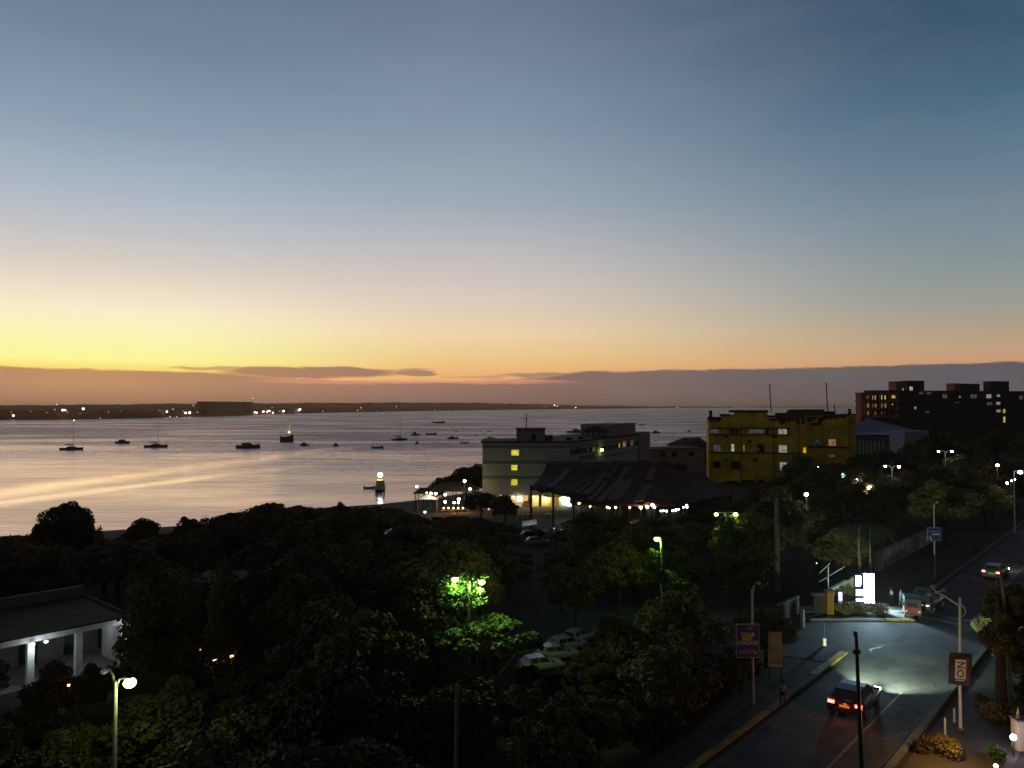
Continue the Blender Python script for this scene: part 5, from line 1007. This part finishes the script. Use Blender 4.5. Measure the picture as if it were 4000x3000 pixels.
# ------------------------------------------------------------------ people
def skin_mesh(name, verts, edges, rad, mm, par, sub=1):
    me = bpy.data.meshes.new(name); me.from_pydata(verts, edges, []); me.materials.append(mm); ob = bpy.data.objects.new(name, me); COL.objects.link(ob); ob.parent = par
    md = ob.modifiers.new('skin', 'SKIN'); md.use_smooth_shade = True; sk = me.skin_vertices[0].data if me.skin_vertices else None
    if sk is None: me.skin_vertices.new() if hasattr(me.skin_vertices, 'new') else None; sk = me.skin_vertices[0].data
    for i, r_ in enumerate(rad): sk[i].radius = (r_, r_ * .85)
    sk[0].use_root = True
    sb = ob.modifiers.new('sub', 'SUBSURF'); sb.levels = sub; sb.render_levels = sub; return ob
def person(label, p, rz, shirt, H=1.62, lean=0.0, stride=.12):
    t = thing('person', label, 'person', p, rz, 'people by the road'); k = H / 1.75
    ly = lambda z_: lean * max(0, z_ - .95)
    V = [(0, 0, .95), (0, ly(1.15), 1.15), (0, ly(1.38), 1.38), (0, ly(1.5), 1.50), (0, ly(1.6) + .01, 1.60), (0, ly(1.7) + .01, 1.72)]; Rr = [.13, .12, .14, .055, .075, .085]; Ed = [(i, i + 1) for i in range(5)]
    for s_ in (-1, 1):
        i = len(V); st_ = stride * s_
        V += [(s_ * .10, 0, .88), (s_ * .11, st_ * .6 + .03, .50), (s_ * .11, st_, .09), (s_ * .12, st_ + .16, .04)]; Rr += [.085, .058, .042, .036]; Ed += [(0, i), (i, i + 1), (i + 1, i + 2), (i + 2, i + 3)]
        i = len(V); sh = ly(1.42)
        V += [(s_ * .18, sh, 1.43), (s_ * .23, sh - st_ * .4, 1.14), (s_ * .24, sh - st_ * .6 + .08, .90), (s_ * .24, sh - st_ * .6 + .10, .83)]; Rr += [.055, .042, .03, .026]; Ed += [(2, i), (i, i + 1), (i + 1, i + 2), (i + 2, i + 3)]
        for f_ in range(5):
            j = len(V); fx = -.03 + f_ * .015; q = V[i + 3]; ln = (.05, .075, .08, .075, .06)[f_]
            V += [(q[0] + fx, q[1] + .01 + (.03 if f_ == 0 else 0), q[2] - ln * .5), (q[0] + fx * 1.2, q[1] + .02 + (.03 if f_ == 0 else 0), q[2] - ln)]; Rr += [.009, .007]; Ed += [(i + 3, j), (j, j + 1)]
    V = [tuple(c_ * k for c_ in v) for v in V]; Rr = [r_ * k for r_ in Rr]
    skin_mesh('body', V, Ed, Rr, M['skin'], t)
    sv = lambda ids, add: ([V[i] for i in ids], [Rr[i] + add for i in ids])
    a_, r_ = sv([1, 2], .035); vs = [V[1], V[2]]; rs_ = [Rr[1] + .045, Rr[2] + .035]; es = [(0, 1)]
    vs.insert(0, (0, 0, .93 * k)); rs_.insert(0, .155 * k); es = [(0, 1), (1, 2)]
    for base_i in (10, 28):
        j = len(vs); vs += [V[base_i], V[base_i + 1]]; rs_ += [Rr[base_i] + .02, Rr[base_i + 1] + .018]; es += [(2, j), (j, j + 1)]
    skin_mesh('shirt', vs, es, rs_, M[shirt], t)
    vs = [(0, 0, .93 * k)]; rs_ = [.145 * k]; es = []
    for base_i in (6, 24):
        j = len(vs); vs += [V[base_i], V[base_i + 1], V[base_i + 2]]; rs_ += [Rr[base_i] + .02, Rr[base_i + 1] + .022, Rr[base_i + 2] + .02]; es += [(0, j), (j, j + 1), (j + 1, j + 2)]
    skin_mesh('trousers', vs, es, rs_, M['trou'], t)
    hz_ = V[5]; MB().ball((hz_[0], hz_[1] - .012, hz_[2] + .03), .098 * k, 12, 8).build('hair', M['hair'], t, True)
    MB().tube([(0, hz_[1] + .085 * k, hz_[2] - .03 * k), (0, hz_[1] + .115 * k, hz_[2] - .045 * k)], [.016 * k, .012 * k], 6).build('nose', M['skin'], t)
    return t
p = gnd(3057, 2757, .11); person('person in grey green shirt walking on the dark pavement', p, -R(AZK), 'gshirt', 1.5)
p = gnd(3486, 2360, .09); person('person in white shirt standing between totem and tuk tuk', p, R(60), 'shirt', 1.5, .25)
p = gnd(3520, 2372, .09); person('person in dark clothes next to the red tuk tuk', p, R(-80), 'trou', 1.55)

# ------------------------------------------------------------------ trees
def crown_mesh(name, mm, blobs, n, leaf, seed, flat=.0, hollow=.55):
    r_ = np.random.RandomState(seed); bl_ = np.array(blobs, float); wts = bl_[:, 3] ** 2; wts /= wts.sum()
    idx = r_.choice(len(bl_), n, p=wts); dv = r_.normal(size=(n, 3)); dv /= np.linalg.norm(dv, axis=1)[:, None]
    rad = bl_[idx, 3] * (hollow + (1.08 - hollow) * r_.rand(n) ** .5)
    sq = bl_[idx, 4] if bl_.shape[1] > 4 else np.ones(n)
    c = bl_[idx, :3] + dv * rad[:, None] * np.stack([np.ones(n), np.ones(n), sq], 1)
    nr_ = dv * .7 + r_.normal(size=(n, 3)) * .7; nr_[:, 2] += flat; nr_ /= np.linalg.norm(nr_, axis=1)[:, None]
    a = np.cross(nr_, r_.normal(size=(n, 3))); a /= np.linalg.norm(a, axis=1)[:, None]; b_ = np.cross(nr_, a)
    s_ = leaf * (.6 + .8 * r_.rand(n))[:, None]
    q = np.stack([c - a * s_, c + b_ * s_ * .55 + nr_ * s_ * .15, c + a * s_, c - b_ * s_ * .55], 1).reshape(-1, 3)
    me = bpy.data.meshes.new(name); me.vertices.add(4 * n); me.vertices.foreach_set('co', q.ravel()); me.loops.add(4 * n); me.loops.foreach_set('vertex_index', np.arange(4 * n)); me.polygons.add(n)
    me.polygons.foreach_set('loop_start', np.arange(n) * 4); me.polygons.foreach_set('loop_total', np.full(n, 4)); me.materials.append(mm); me.update(calc_edges=True); return me
def trunk_mesh(name, mm, H, r0, limbs, seed):
    r_ = random.Random(seed); m = MB(); sw = [r_.uniform(-.12, .12) for _ in range(4)]
    m.tube([(0, 0, -.4), (0, 0, 0), (sw[0], sw[1], H * .35), (sw[2], sw[3], H * .72)], [r0 * 1.3, r0 * 1.15, r0 * .8, r0 * .4], 8)
    for x, y, z_, rr_, *_ in limbs: m.tube([(sw[0], sw[1], H * .33 * r_.uniform(.7, 1.3)), (x * .5, y * .5, z_ * .62), (x * .95, y * .95, z_)], [r0 * .5, r0 * .32, r0 * .12], 6)
    me = bpy.data.meshes.new(name); me.from_pydata(m.v, [], m.f); me.materials.append(mm); return me
PROTO = {}
def mk_broad(seed, leafm='leaf', n=7500, H=8, Rr=3.4, leaf=.17, flatness=.75):
    r_ = random.Random(seed); bl_ = []
    for k in range(24):
        a = r_.uniform(0, 6.28); d_ = Rr * .78 * math.sqrt(r_.random()); z_ = H * (.48 + .38 * r_.random() * (1 - (d_ / Rr) ** 2 * .6)); bl_.append((d_ * math.cos(a), d_ * math.sin(a), z_, r_.uniform(.6, 1.25) * Rr / 3.4, flatness))
    for k in range(4): bl_.append((r_.uniform(-1, 1), r_.uniform(-1, 1), H * (.83 + .06 * k / 3), r_.uniform(.6, .95), .8))
    return crown_mesh('crown', M[leafm], bl_, n, leaf, seed, .2), trunk_mesh('trunk', M['bark'], H, .2, bl_[:7], seed), H, Rr
for k in range(6): PROTO['b%d' % k] = mk_broad(10 + k, ('leaf', 'leaf', 'leaf2', 'leaf', 'leaf2', 'leaf')[k])
for k in range(2):
    r_ = random.Random(50 + k); bl_ = [(r_.uniform(-.25, .25), r_.uniform(-.25, .25), .8 + 7.6 * q / 22, (1.0 * math.sin(math.pi * min(1, .25 + .75 * q / 22)) ** .6 + .12) * .95, 1.1) for q in range(23)]
    PROTO['c%d' % k] = (crown_mesh('crown', M['leaf2'], bl_, 3200, .15, 50 + k, 0, .7), trunk_mesh('trunk', M['bark'], 7, .13, [], 5), 9.2, 1.1)
for k in range(2):
    r_ = random.Random(70 + k); bl_ = [(r_.uniform(-.8, .8), r_.uniform(-.8, .8), r_.uniform(.3, 1.1), r_.uniform(.35, .6), .9) for q in range(14)]
    PROTO['s%d' % k] = (crown_mesh('crown', M['leaf'], bl_, 1300, .12, 70 + k, .1), trunk_mesh('stem', M['bark'], 1.2, .05, bl_[:6], 4), 1.7, 1.3)
def palm_mesh(seed, H):
    r_ = random.Random(seed); m = MB()
    for k in range(16):
        a = k * 2.4 + r_.uniform(-.2, .2); up = r_.uniform(-.1, .9); L_ = r_.uniform(1.9, 2.5); prev = None; pts = []
        for q in range(8):
            t_ = q / 7; pts.append(Vector((math.cos(a) * L_ * t_, math.sin(a) * L_ * t_, H + up * t_ * 1.4 - 1.9 * t_ * t_)))
        side = Vector((-math.sin(a), math.cos(a), 0))
        for q in range(1, 8):
            p_, b_ = pts[q], pts[q - 1]; ln = .62 * math.sin(math.pi * (.12 + .8 * q / 8))
            for s_ in (-1, 1):
                for e_ in (0, .5):
                    o_ = b_.lerp(p_, e_); tip = o_ + side * s_ * ln + (p_ - b_) * .8 + Vector((0, 0, -.28)); m.quad(o_, o_ + (p_ - b_) * .22, tip)
        m.tube(pts, [.03 - .003 * q for q in range(8)], 4)
    me = bpy.data.meshes.new('fronds'); me.from_pydata(m.v, [], m.f); me.materials.append(M['frond']); return me
NT = [0]
def tree(key, x, y, s, rz, label, group=None, sz=None, name=None, cat='tree', zg=None, crown_m=None):
    cm, tm, H, Rr = PROTO[key]; z_ = gz(x, y) if zg is None else zg
    nm = name or ('columnar_tree' if key[0] == 'c' else 'shrub' if key[0] == 's' else 'leafy_tree')
    o = thing(nm, label, cat if key[0] != 's' else 'shrub', (x, y, z_), rz, group); o.scale = (s, s, sz or s)
    c = bpy.data.objects.new('crown', cm); COL.objects.link(c); c.parent = o
    t_ = bpy.data.objects.new('trunk' if key[0] != 's' else 'stem', tm); COL.objects.link(t_); t_.parent = o
    if crown_m: c.material_slots[0].link = 'OBJECT'; c.material_slots[0].material = M[crown_m]
    NT[0] += 1; return o
# tiered tree under the double lamp: flat whorls of leaves
def tiers(seed, spec, n):
    r_ = random.Random(seed); bl_ = []
    for z_, R0, cx in spec:
        for k in range(26): a = r_.uniform(0, 6.28); d_ = R0 * math.sqrt(r_.random()); bl_.append((cx + d_ * math.cos(a), d_ * math.sin(a), z_ + r_.uniform(-.12, .25) * (1.3 - d_ / R0), r_.uniform(.35, .62), .42))
    return bl_
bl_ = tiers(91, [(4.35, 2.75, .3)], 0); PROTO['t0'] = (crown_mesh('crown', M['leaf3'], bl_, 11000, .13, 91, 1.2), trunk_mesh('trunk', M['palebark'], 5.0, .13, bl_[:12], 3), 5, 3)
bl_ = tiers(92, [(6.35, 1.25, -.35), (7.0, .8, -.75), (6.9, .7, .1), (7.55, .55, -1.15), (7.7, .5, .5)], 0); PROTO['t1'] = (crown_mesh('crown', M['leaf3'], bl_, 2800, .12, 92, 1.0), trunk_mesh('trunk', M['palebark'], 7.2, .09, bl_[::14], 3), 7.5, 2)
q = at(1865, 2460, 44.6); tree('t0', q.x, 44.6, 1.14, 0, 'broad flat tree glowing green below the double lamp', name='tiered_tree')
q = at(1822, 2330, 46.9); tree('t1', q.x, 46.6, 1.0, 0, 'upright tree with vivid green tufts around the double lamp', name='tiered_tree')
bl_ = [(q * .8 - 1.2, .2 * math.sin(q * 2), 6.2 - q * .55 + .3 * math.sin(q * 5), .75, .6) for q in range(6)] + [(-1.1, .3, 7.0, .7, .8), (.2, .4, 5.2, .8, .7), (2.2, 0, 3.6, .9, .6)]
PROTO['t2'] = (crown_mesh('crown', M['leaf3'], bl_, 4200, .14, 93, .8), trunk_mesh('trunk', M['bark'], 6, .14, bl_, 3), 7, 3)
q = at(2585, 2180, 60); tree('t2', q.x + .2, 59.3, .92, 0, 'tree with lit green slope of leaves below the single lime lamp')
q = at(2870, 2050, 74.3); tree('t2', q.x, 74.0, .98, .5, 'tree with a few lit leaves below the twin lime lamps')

rr = random.Random(21)
SIL = [(-300, 2110), (0, 2088), (120, 2080), (250, 2100), (400, 2095), (620, 2070), (700, 2052), (800, 2015), (870, 1985), (950, 1972), (1000, 1952), (1100, 1950), (1200, 1960), (1250, 1972), (1300, 1955), (1400, 1962), (1600, 1968), (1660, 2000), (1720, 2008), (1850, 2000), (1960, 2018), (2040, 2040), (2120, 2070), (2200, 2045), (2280, 2008), (2480, 2000), (2560, 2030), (2700, 1990), (2820, 1955), (2950, 1880), (3070, 1850), (3110, 1790), (3180, 1775), (3250, 1800), (3300, 1775), (3400, 1738), (3470, 1745), (3540, 1700), (3620, 1668), (3800, 1655), (4000, 1648), (4400, 1640)]
def sil(px): return np.interp(px, [a for a, _ in SIL], [b_ for _, b_ in SIL])
# windows the photograph keeps open: (px0, px1, py0, py1, far limit): no crown nearer than the limit may cover them
OPEN = [(2040, 2275, 2350, 2640, 62), (2075, 2130, 2070, 2140, 98), (2145, 2215, 2060, 2110, 98), (1855, 1925, 2550, 2595, 50), (1690, 2060, 2210, 2530, 44), (2530, 2680, 2090, 2240, 58), (2780, 2900, 1990, 2080, 72), (3012, 3062, 1930, 2290, 74.5),
        (2770, 3100, 2290, 2760, 51), (3110, 3800, 2180, 3000, 72), (3060, 3400, 2760, 3100, 60), (2860, 3100, 2860, 3100, 46), (3330, 3420, 2040, 2240, 71), (3410, 3660, 2080, 2250, 100), (3600, 3700, 1965, 2120, 80), (3780, 3990, 2170, 2270, 82), (3660, 3860, 2260, 3000, 50),
        (0, 300, 2420, 2730, 58), (300, 520, 2400, 2560, 56), (0, 520, 2330, 2440, 62), (730, 850, 2210, 2470, 60), (920, 975, 2200, 2420, 60), (380, 560, 2600, 3000, 33), (770, 920, 2515, 2600, 50), (1500, 1530, 2050, 2105, 92), (1640, 1680, 1990, 2030, 108),
        (1975, 2240, 1930, 2030, 128), (2280, 2700, 1955, 2005, 118), (1720, 1850, 1925, 2005, 142), (2040, 2100, 2035, 2060, 98), (3320, 3540, 1855, 1925, 112), (3140, 3160, 1920, 1945, 94), (3270, 3310, 1840, 1870, 120), (3400, 3465, 1920, 1955, 110), (1765, 1800, 2670, 3000, 32), (3840, 4000, 2900, 3100, 40), (3640, 3740, 1750, 1780, 148), (3440, 3530, 1810, 1840, 128), (3960, 4000, 1830, 1900, 108), (3885, 3910, 1805, 1830, 128),
        (2240, 2330, 2350, 2480, 60)]
def clear(x, y, Rr, H, zg):
    px, pyt = proj((x, y, zg + H)); _, pyb = proj((x, y, zg + H * .35)); w_ = Rr * .85 / y * FPX
    for a, b_, c_, d_, lim in OPEN:
        if y < lim and px + w_ > a and px - w_ < b_ and pyt < d_ and pyb > c_: return False
    return True
def zone(px, y, key):
    sp_ = {'c': 'columnar dark tree', 'b': 'rounded dark leafy tree'}[key[0]]
    dep = 'in the near grove' if y < 48 else 'in the middle of the grove' if y < 80 else 'at the back of the grove' if y < 120 else 'in the far wood'
    side = ('below the left shore' if px < 700 else 'left of the double lime lamp' if px < 1650 else 'around the parked white cars' if px < 2350 else 'left of the blue board' if px < 2900 else 'around the wooden pole' if px < 3250 else 'along the dark road')
    return f'{sp_} {dep} {side}'
NOBUILD = [(-38, -24, 44, 66), (-24, -15, 50, 68)]
placed = []
def on_road(x, y, m_=1.5):
    v = Vector((x - 9.15, y - 38.4, 0)); off = v.dot(KN); 
    if -m_ - 1.2 < off < RW + m_ + 2.5: return True
    if 54 < y < 67 and 10 < x < 34: return True
    if y < 66 and off > RW: return off < RW + 16
    return False
def try_tree(x, y, dist, big):
    zg = gz(x, y)
    if zg < -3.5 or on_road(x, y): return
    for a, b_, c_, d_ in NOBUILD:
        if a < x < b_ and c_ < y < d_: return
    px, _ = proj((x, y, 0))
    if px < -350 or px > 4350: return
    for q, w_, dd in placed:
        if (q - x) ** 2 + (w_ - y) ** 2 < dd * dd: return
    key = 'b%d' % rr.randrange(6); H = rr.uniform(5.5, 8.8) * big; Rr = 3.4 * H / 8 * rr.uniform(.9, 1.2)
    zmax = min(at(px + dx_, sil(px + dx_) + rr.uniform(0, 14), y).z for dx_ in (-.6 * Rr / y * FPX, 0, .6 * Rr / y * FPX)) - zg
    H = min(H, zmax)
    if H < (1.3 if y > 84 else 2.4): return
    Rr = min(Rr, H * .6 + .6)
    for tr_ in range(7):
        if clear(x, y, Rr, H, zg): break
        H *= .8; Rr *= .86
    else: return
    if H < 1.2: return
    s = Rr / 3.4; sz = H / 8.4
    tree(key, x, y, s, rr.uniform(0, 6.28), zone(px, y, key), 'dark trees of the grove', sz); placed.append((x, y, dist * (.42 + .58 * min(1, H / 6))))
# near rows first, then further and bigger
for y0, y1, n, dist, big in ((25, 34, 300, 3.1, .9), (34, 48, 600, 3.6, 1.0), (48, 70, 900, 4.6, 1.05), (70, 100, 900, 5.8, 1.1), (100, 150, 1600, 5.2, 1.1), (150, 260, 900, 12, 1.6)):
    for k in range(n):
        y = rr.uniform(y0, y1); px = rr.uniform(-320, 4320); x = (px - 2000) / FPX * y
        if y > 138 and px < 1900: continue
        if 104 < y < 128 and 2180 < px < 2850: continue
        if 134 < y < 165 and 1880 < px < 2900: continue
        if y > 150 and (px < 2560 or (px < 3200 and y > 178)): continue
        if y > 178 and 3200 < px < 3560 and 212 < y < 245: continue
        try_tree(x, y, dist, big)
# trees one can tell apart
def spot(key, px, pyt, Y, wpx, label, mm=None, pyb=None, rz=0.0, **kw):
    x = at(px, 2000, Y).x; zg = gz(x, Y); cm, tm, H0, R0 = PROTO[key]; H = at(px, pyt, Y).z - zg; s = wpx / 2 / FPX * Y / R0
    return tree(key, x, Y, s, rz, label, None, H / (H0 * 1.04), crown_m=mm, **kw)
spot('b1', 235, 1940, 84, 235, 'big rounded tree silhouetted against the water at the left'); spot('b3', 300, 1934, 85, 170, 'upright right half of the big shore silhouette at the left')
spot('c0', 388, 2026, 84, 44, 'small pointed cypress silhouetted beside the big shore tree')
spot('b4', 560, 2013, 108, 125, 'small bushy tree standing alone against the water'); spot('b2', 515, 2046, 108, 60, 'low bush left of the lone shore tree')
spot('b0', 740, 2002, 95, 120, 'tree sticking up over the shore shed roof'); spot('b5', 1050, 1945, 92, 260, 'broad feathery crown in the shoreline silhouette'); spot('b1', 890, 1990, 96, 190, 'round crown left of the feathery shoreline crown')
spot('b3', 1335, 1945, 98, 90, 'small crown left of the harbour beacon'); spot('c1', 1475, 1975, 88, 60, 'narrow crown below the harbour beacon')
spot('b2', 1820, 1815, 168, 190, 'black tree left of the green building'); spot('b0', 1730, 1855, 160, 120, 'black tree top over the beach bar'); spot('b4', 1868, 1800, 172, 120, 'dark tree touching the green building corner')
spot('b5', 1970, 1925, 122, 130, 'dark tree before the lit porch'); spot('b1', 1880, 1915, 128, 150, 'dark tree between beach bar and porch')
for px, pyt, Y, w_ in ((600, 2095, 44, 165), (665, 2110, 45, 150), (535, 2140, 43, 130), (870, 2105, 50, 120), (1010, 2120, 50, 130), (1075, 2140, 52, 100), (795, 2190, 52, 95), (905, 2150, 51, 90), (735, 2150, 47, 95)): spot('c%d' % (px % 2), px, pyt, Y, w_, 'columnar dark tree ' + {600: 'tallest of the dense clump', 665: 'right side of the dense clump', 535: 'left side of the dense clump', 870: 'between the two grey wall glimpses', 1010: 'right of the grey house', 1075: 'furthest right of the columnar trees', 735: 'slim one at the grey house corner', 795: 'short one before the grey house wall', 905: 'slender one before the grey house windows'}[px])
spot('b2', 230, 2560, 41, 260, 'dark bushy tree in front of the white columned house'); spot('b0', 400, 2560, 42, 200, 'dark tree hiding the middle of the columned house'); spot('s0', 60, 2760, 40, 160, 'low shrub below the columned house')
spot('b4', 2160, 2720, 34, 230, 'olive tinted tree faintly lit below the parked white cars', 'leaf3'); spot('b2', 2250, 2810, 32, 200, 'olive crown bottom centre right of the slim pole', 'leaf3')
spot('b0', 3140, 1760, 150, 170, 'dark crown in front of the yellow building wing'); spot('b5', 3080, 1850, 140, 160, 'dark crown at the foot of the yellow building'); spot('b1', 3260, 1795, 145, 160, 'dark crown below the yellow wing windows')
spot('b3', 2600, 1790, 170, 110, 'dark round tree before the plastered house'); spot('b0', 2660, 1800, 168, 110, 'dark tree right of another before the plastered house'); spot('b2', 2720, 1708, 235, 80, 'dark tree on the roofline left of the yellow building')
spot('b2', 3360, 1870, 114, 90, 'warmly lit crown right of the single white lamp', 'leaf2'); spot('b4', 3440, 1880, 116, 120, 'glowing yellow crown beside the low warm lamp', 'leaf2'); spot('b1', 3500, 1878, 117, 90, 'yellow lit crown right end of the glowing trees', 'leaf2')
spot('b3', 3335, 2060, 76, 140, 'pale leafed tree behind the backlit signs', 'leaf2'); 
cr_ = spot('s0', 3303, 2275, 70.9, 52, 'climbing plant on the white gabled wall', 'vine', name='climbing_plant'); 
for px, pyt, Y, w_, lab in ((2300, 1992, 100, 190, 'dark tree before the left end of the thatched eave'), (2420, 2000, 98, 180, 'dark tree below the hanging lamps of the thatched hall'), (2560, 2012, 99, 190, 'dark tree below the row of three glaring lamps'), (2690, 2000, 101, 170, 'dark tree right of the curved lamp string'), (2800, 1965, 104, 180, 'dark tree at the right end of the thatched roof'),
                            (2160, 2612, 47, 150, 'small dark crown covering the nearest white car'), (2250, 2572, 48, 120, 'small dark crown beside the third white car'), (2065, 2585, 48, 110, 'small dark crown at the tail of the nearest white car'), (2300, 2520, 51, 120, 'small dark crown at the far end of the white cars')):
    spot('b%d' % (px % 6), px, pyt, Y, w_, lab)
for k in range(26):
    px = rr.uniform(2330, 2900); py = rr.uniform(2560, 2980); b0 = gnd(px, py, 0)
    if on_road(b0.x, b0.y, 2.2): continue
    tree('s%d' % (k % 2), b0.x, b0.y, rr.uniform(.9, 1.7), k, 'low dark shrub under the trees left of the pavement', 'shrubs left of the pavement')
for k in range(22):
    px = 20 + k * 66 + rr.uniform(-20, 20); spot('s%d' % (k % 2), px, sil(px) + rr.uniform(-14, 10), rr.uniform(104, 122), rr.uniform(60, 120), 'dark ragged bush on the beach edge against the water')['group'] = 'bushes along the left shore'
# palms with tall trunks behind the totem
for k, (px, Y, yt, lab) in enumerate(((3357, 72.5, 2050, 'taller left palm rising behind the backlit signs'), (3400, 72.8, 2052, 'slimmer right palm rising behind the white totem'))):
    x = at(px, 2100, Y).x; h = at(px, yt, Y).z; o = thing('palm_tree', lab, 'palm tree', (x, Y, 0), k, 'palms at the junction')
    MB().tube([(0, 0, -.2), (.06, .03, h * .3), (-.05, .05, h * .7), (0, 0, h + .1)], [.2 - .06 * k, .15 - .04 * k, .12 - .04 * k, .1 - .03 * k], 10).build('trunk', M['palebark'], o)
    me = palm_mesh(k + 3, h); f_ = bpy.data.objects.new('fronds', me); COL.objects.link(f_); f_.parent = o
# two pale trunks and the dark trunk by the right edge
for px, pyb, pyt, r_, mm, lab, pxt in ((3905, 2760, 2330, .12, 'palebark', 'pale slender trunk left of the pair at the right edge', 3902), (3955, 2790, 2300, .13, 'palebark', 'pale slender trunk right of the pair at the right edge', 3918), (3912, 2800, 2420, .28, 'bark', 'thick dark trunk before the pale pair at the right edge', 3905)):
    b0 = gnd(px, pyb, .04); t_ = at(pxt, pyt, b0.y); o = thing('slender_tree', lab, 'tree', b0); dx = t_.x - b0.x
    MB().tube([(0, 0, -.1), (dx * .4, 0, t_.z * .4), (dx, 0, t_.z), (dx * 1.1, .2, t_.z + 1.2)], [r_ * 1.4, r_, r_ * .8, r_ * .4], 10).build('trunk', M[mm], o)
    c = bpy.data.objects.new('crown', PROTO['b%d' % (px % 6)][0]); COL.objects.link(c); c.parent = o; c.location = (dx + .5, .3, t_.z - 3.6); c.scale = (.42, .42, .5)
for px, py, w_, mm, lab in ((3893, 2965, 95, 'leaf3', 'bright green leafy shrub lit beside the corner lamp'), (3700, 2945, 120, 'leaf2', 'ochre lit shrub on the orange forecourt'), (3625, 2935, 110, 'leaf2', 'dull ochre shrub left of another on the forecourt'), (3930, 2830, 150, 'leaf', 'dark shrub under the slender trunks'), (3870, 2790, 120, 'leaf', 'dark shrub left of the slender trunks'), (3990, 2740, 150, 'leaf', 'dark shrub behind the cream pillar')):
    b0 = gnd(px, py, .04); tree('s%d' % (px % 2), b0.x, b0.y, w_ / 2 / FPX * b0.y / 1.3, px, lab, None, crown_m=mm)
for k in range(9):
    px = 3262 + 22 * k; b0 = gnd(px, 2378 + (k % 3) * 9, .05); tree('s%d' % (k % 2), b0.x, b0.y, .42 + .1 * (k % 3), k, 'low shrub in the planted island in front of the backlit signs', 'shrubs of the planted island', crown_m='leaf2' if k % 2 else 'leaf')
# trees along the right side of the road
for px, pyt, Y, w_, lab in ((3990, 2300, 54, 240, 'dark tree right of the far road edge'), (3870, 2360, 56, 150, 'dark bushy tree just right of the curled lamp bracket'), (4110, 2275, 62, 330, 'large dark tree leaning over the far right road side'), (3985, 2420, 47, 200, 'dark tree behind the pale trunks')):
    spot('b%d' % (px % 6), px, pyt, Y, w_, lab)
print('TREES', NT[0])

# ------------------------------------------------------------------ dusk haze over the bay
hz = bpy.data.materials.new('haze_air'); hz.use_nodes = True; t = hz.node_tree; t.nodes.clear()
pv = t.nodes.new('ShaderNodeVolumePrincipled'); pv.inputs['Color'].default_value = (1, .74, .52, 1); pv.inputs['Density'].default_value = .00009; pv.inputs['Anisotropy'].default_value = .72
ou = t.nodes.new('ShaderNodeOutputMaterial'); t.links.new(pv.outputs[0], ou.inputs['Volume'])
h_ = MB().box(-9000, 12000, -300, 16000, -10.5, 42).build('haze', hz); tag(h_, kind='stuff')
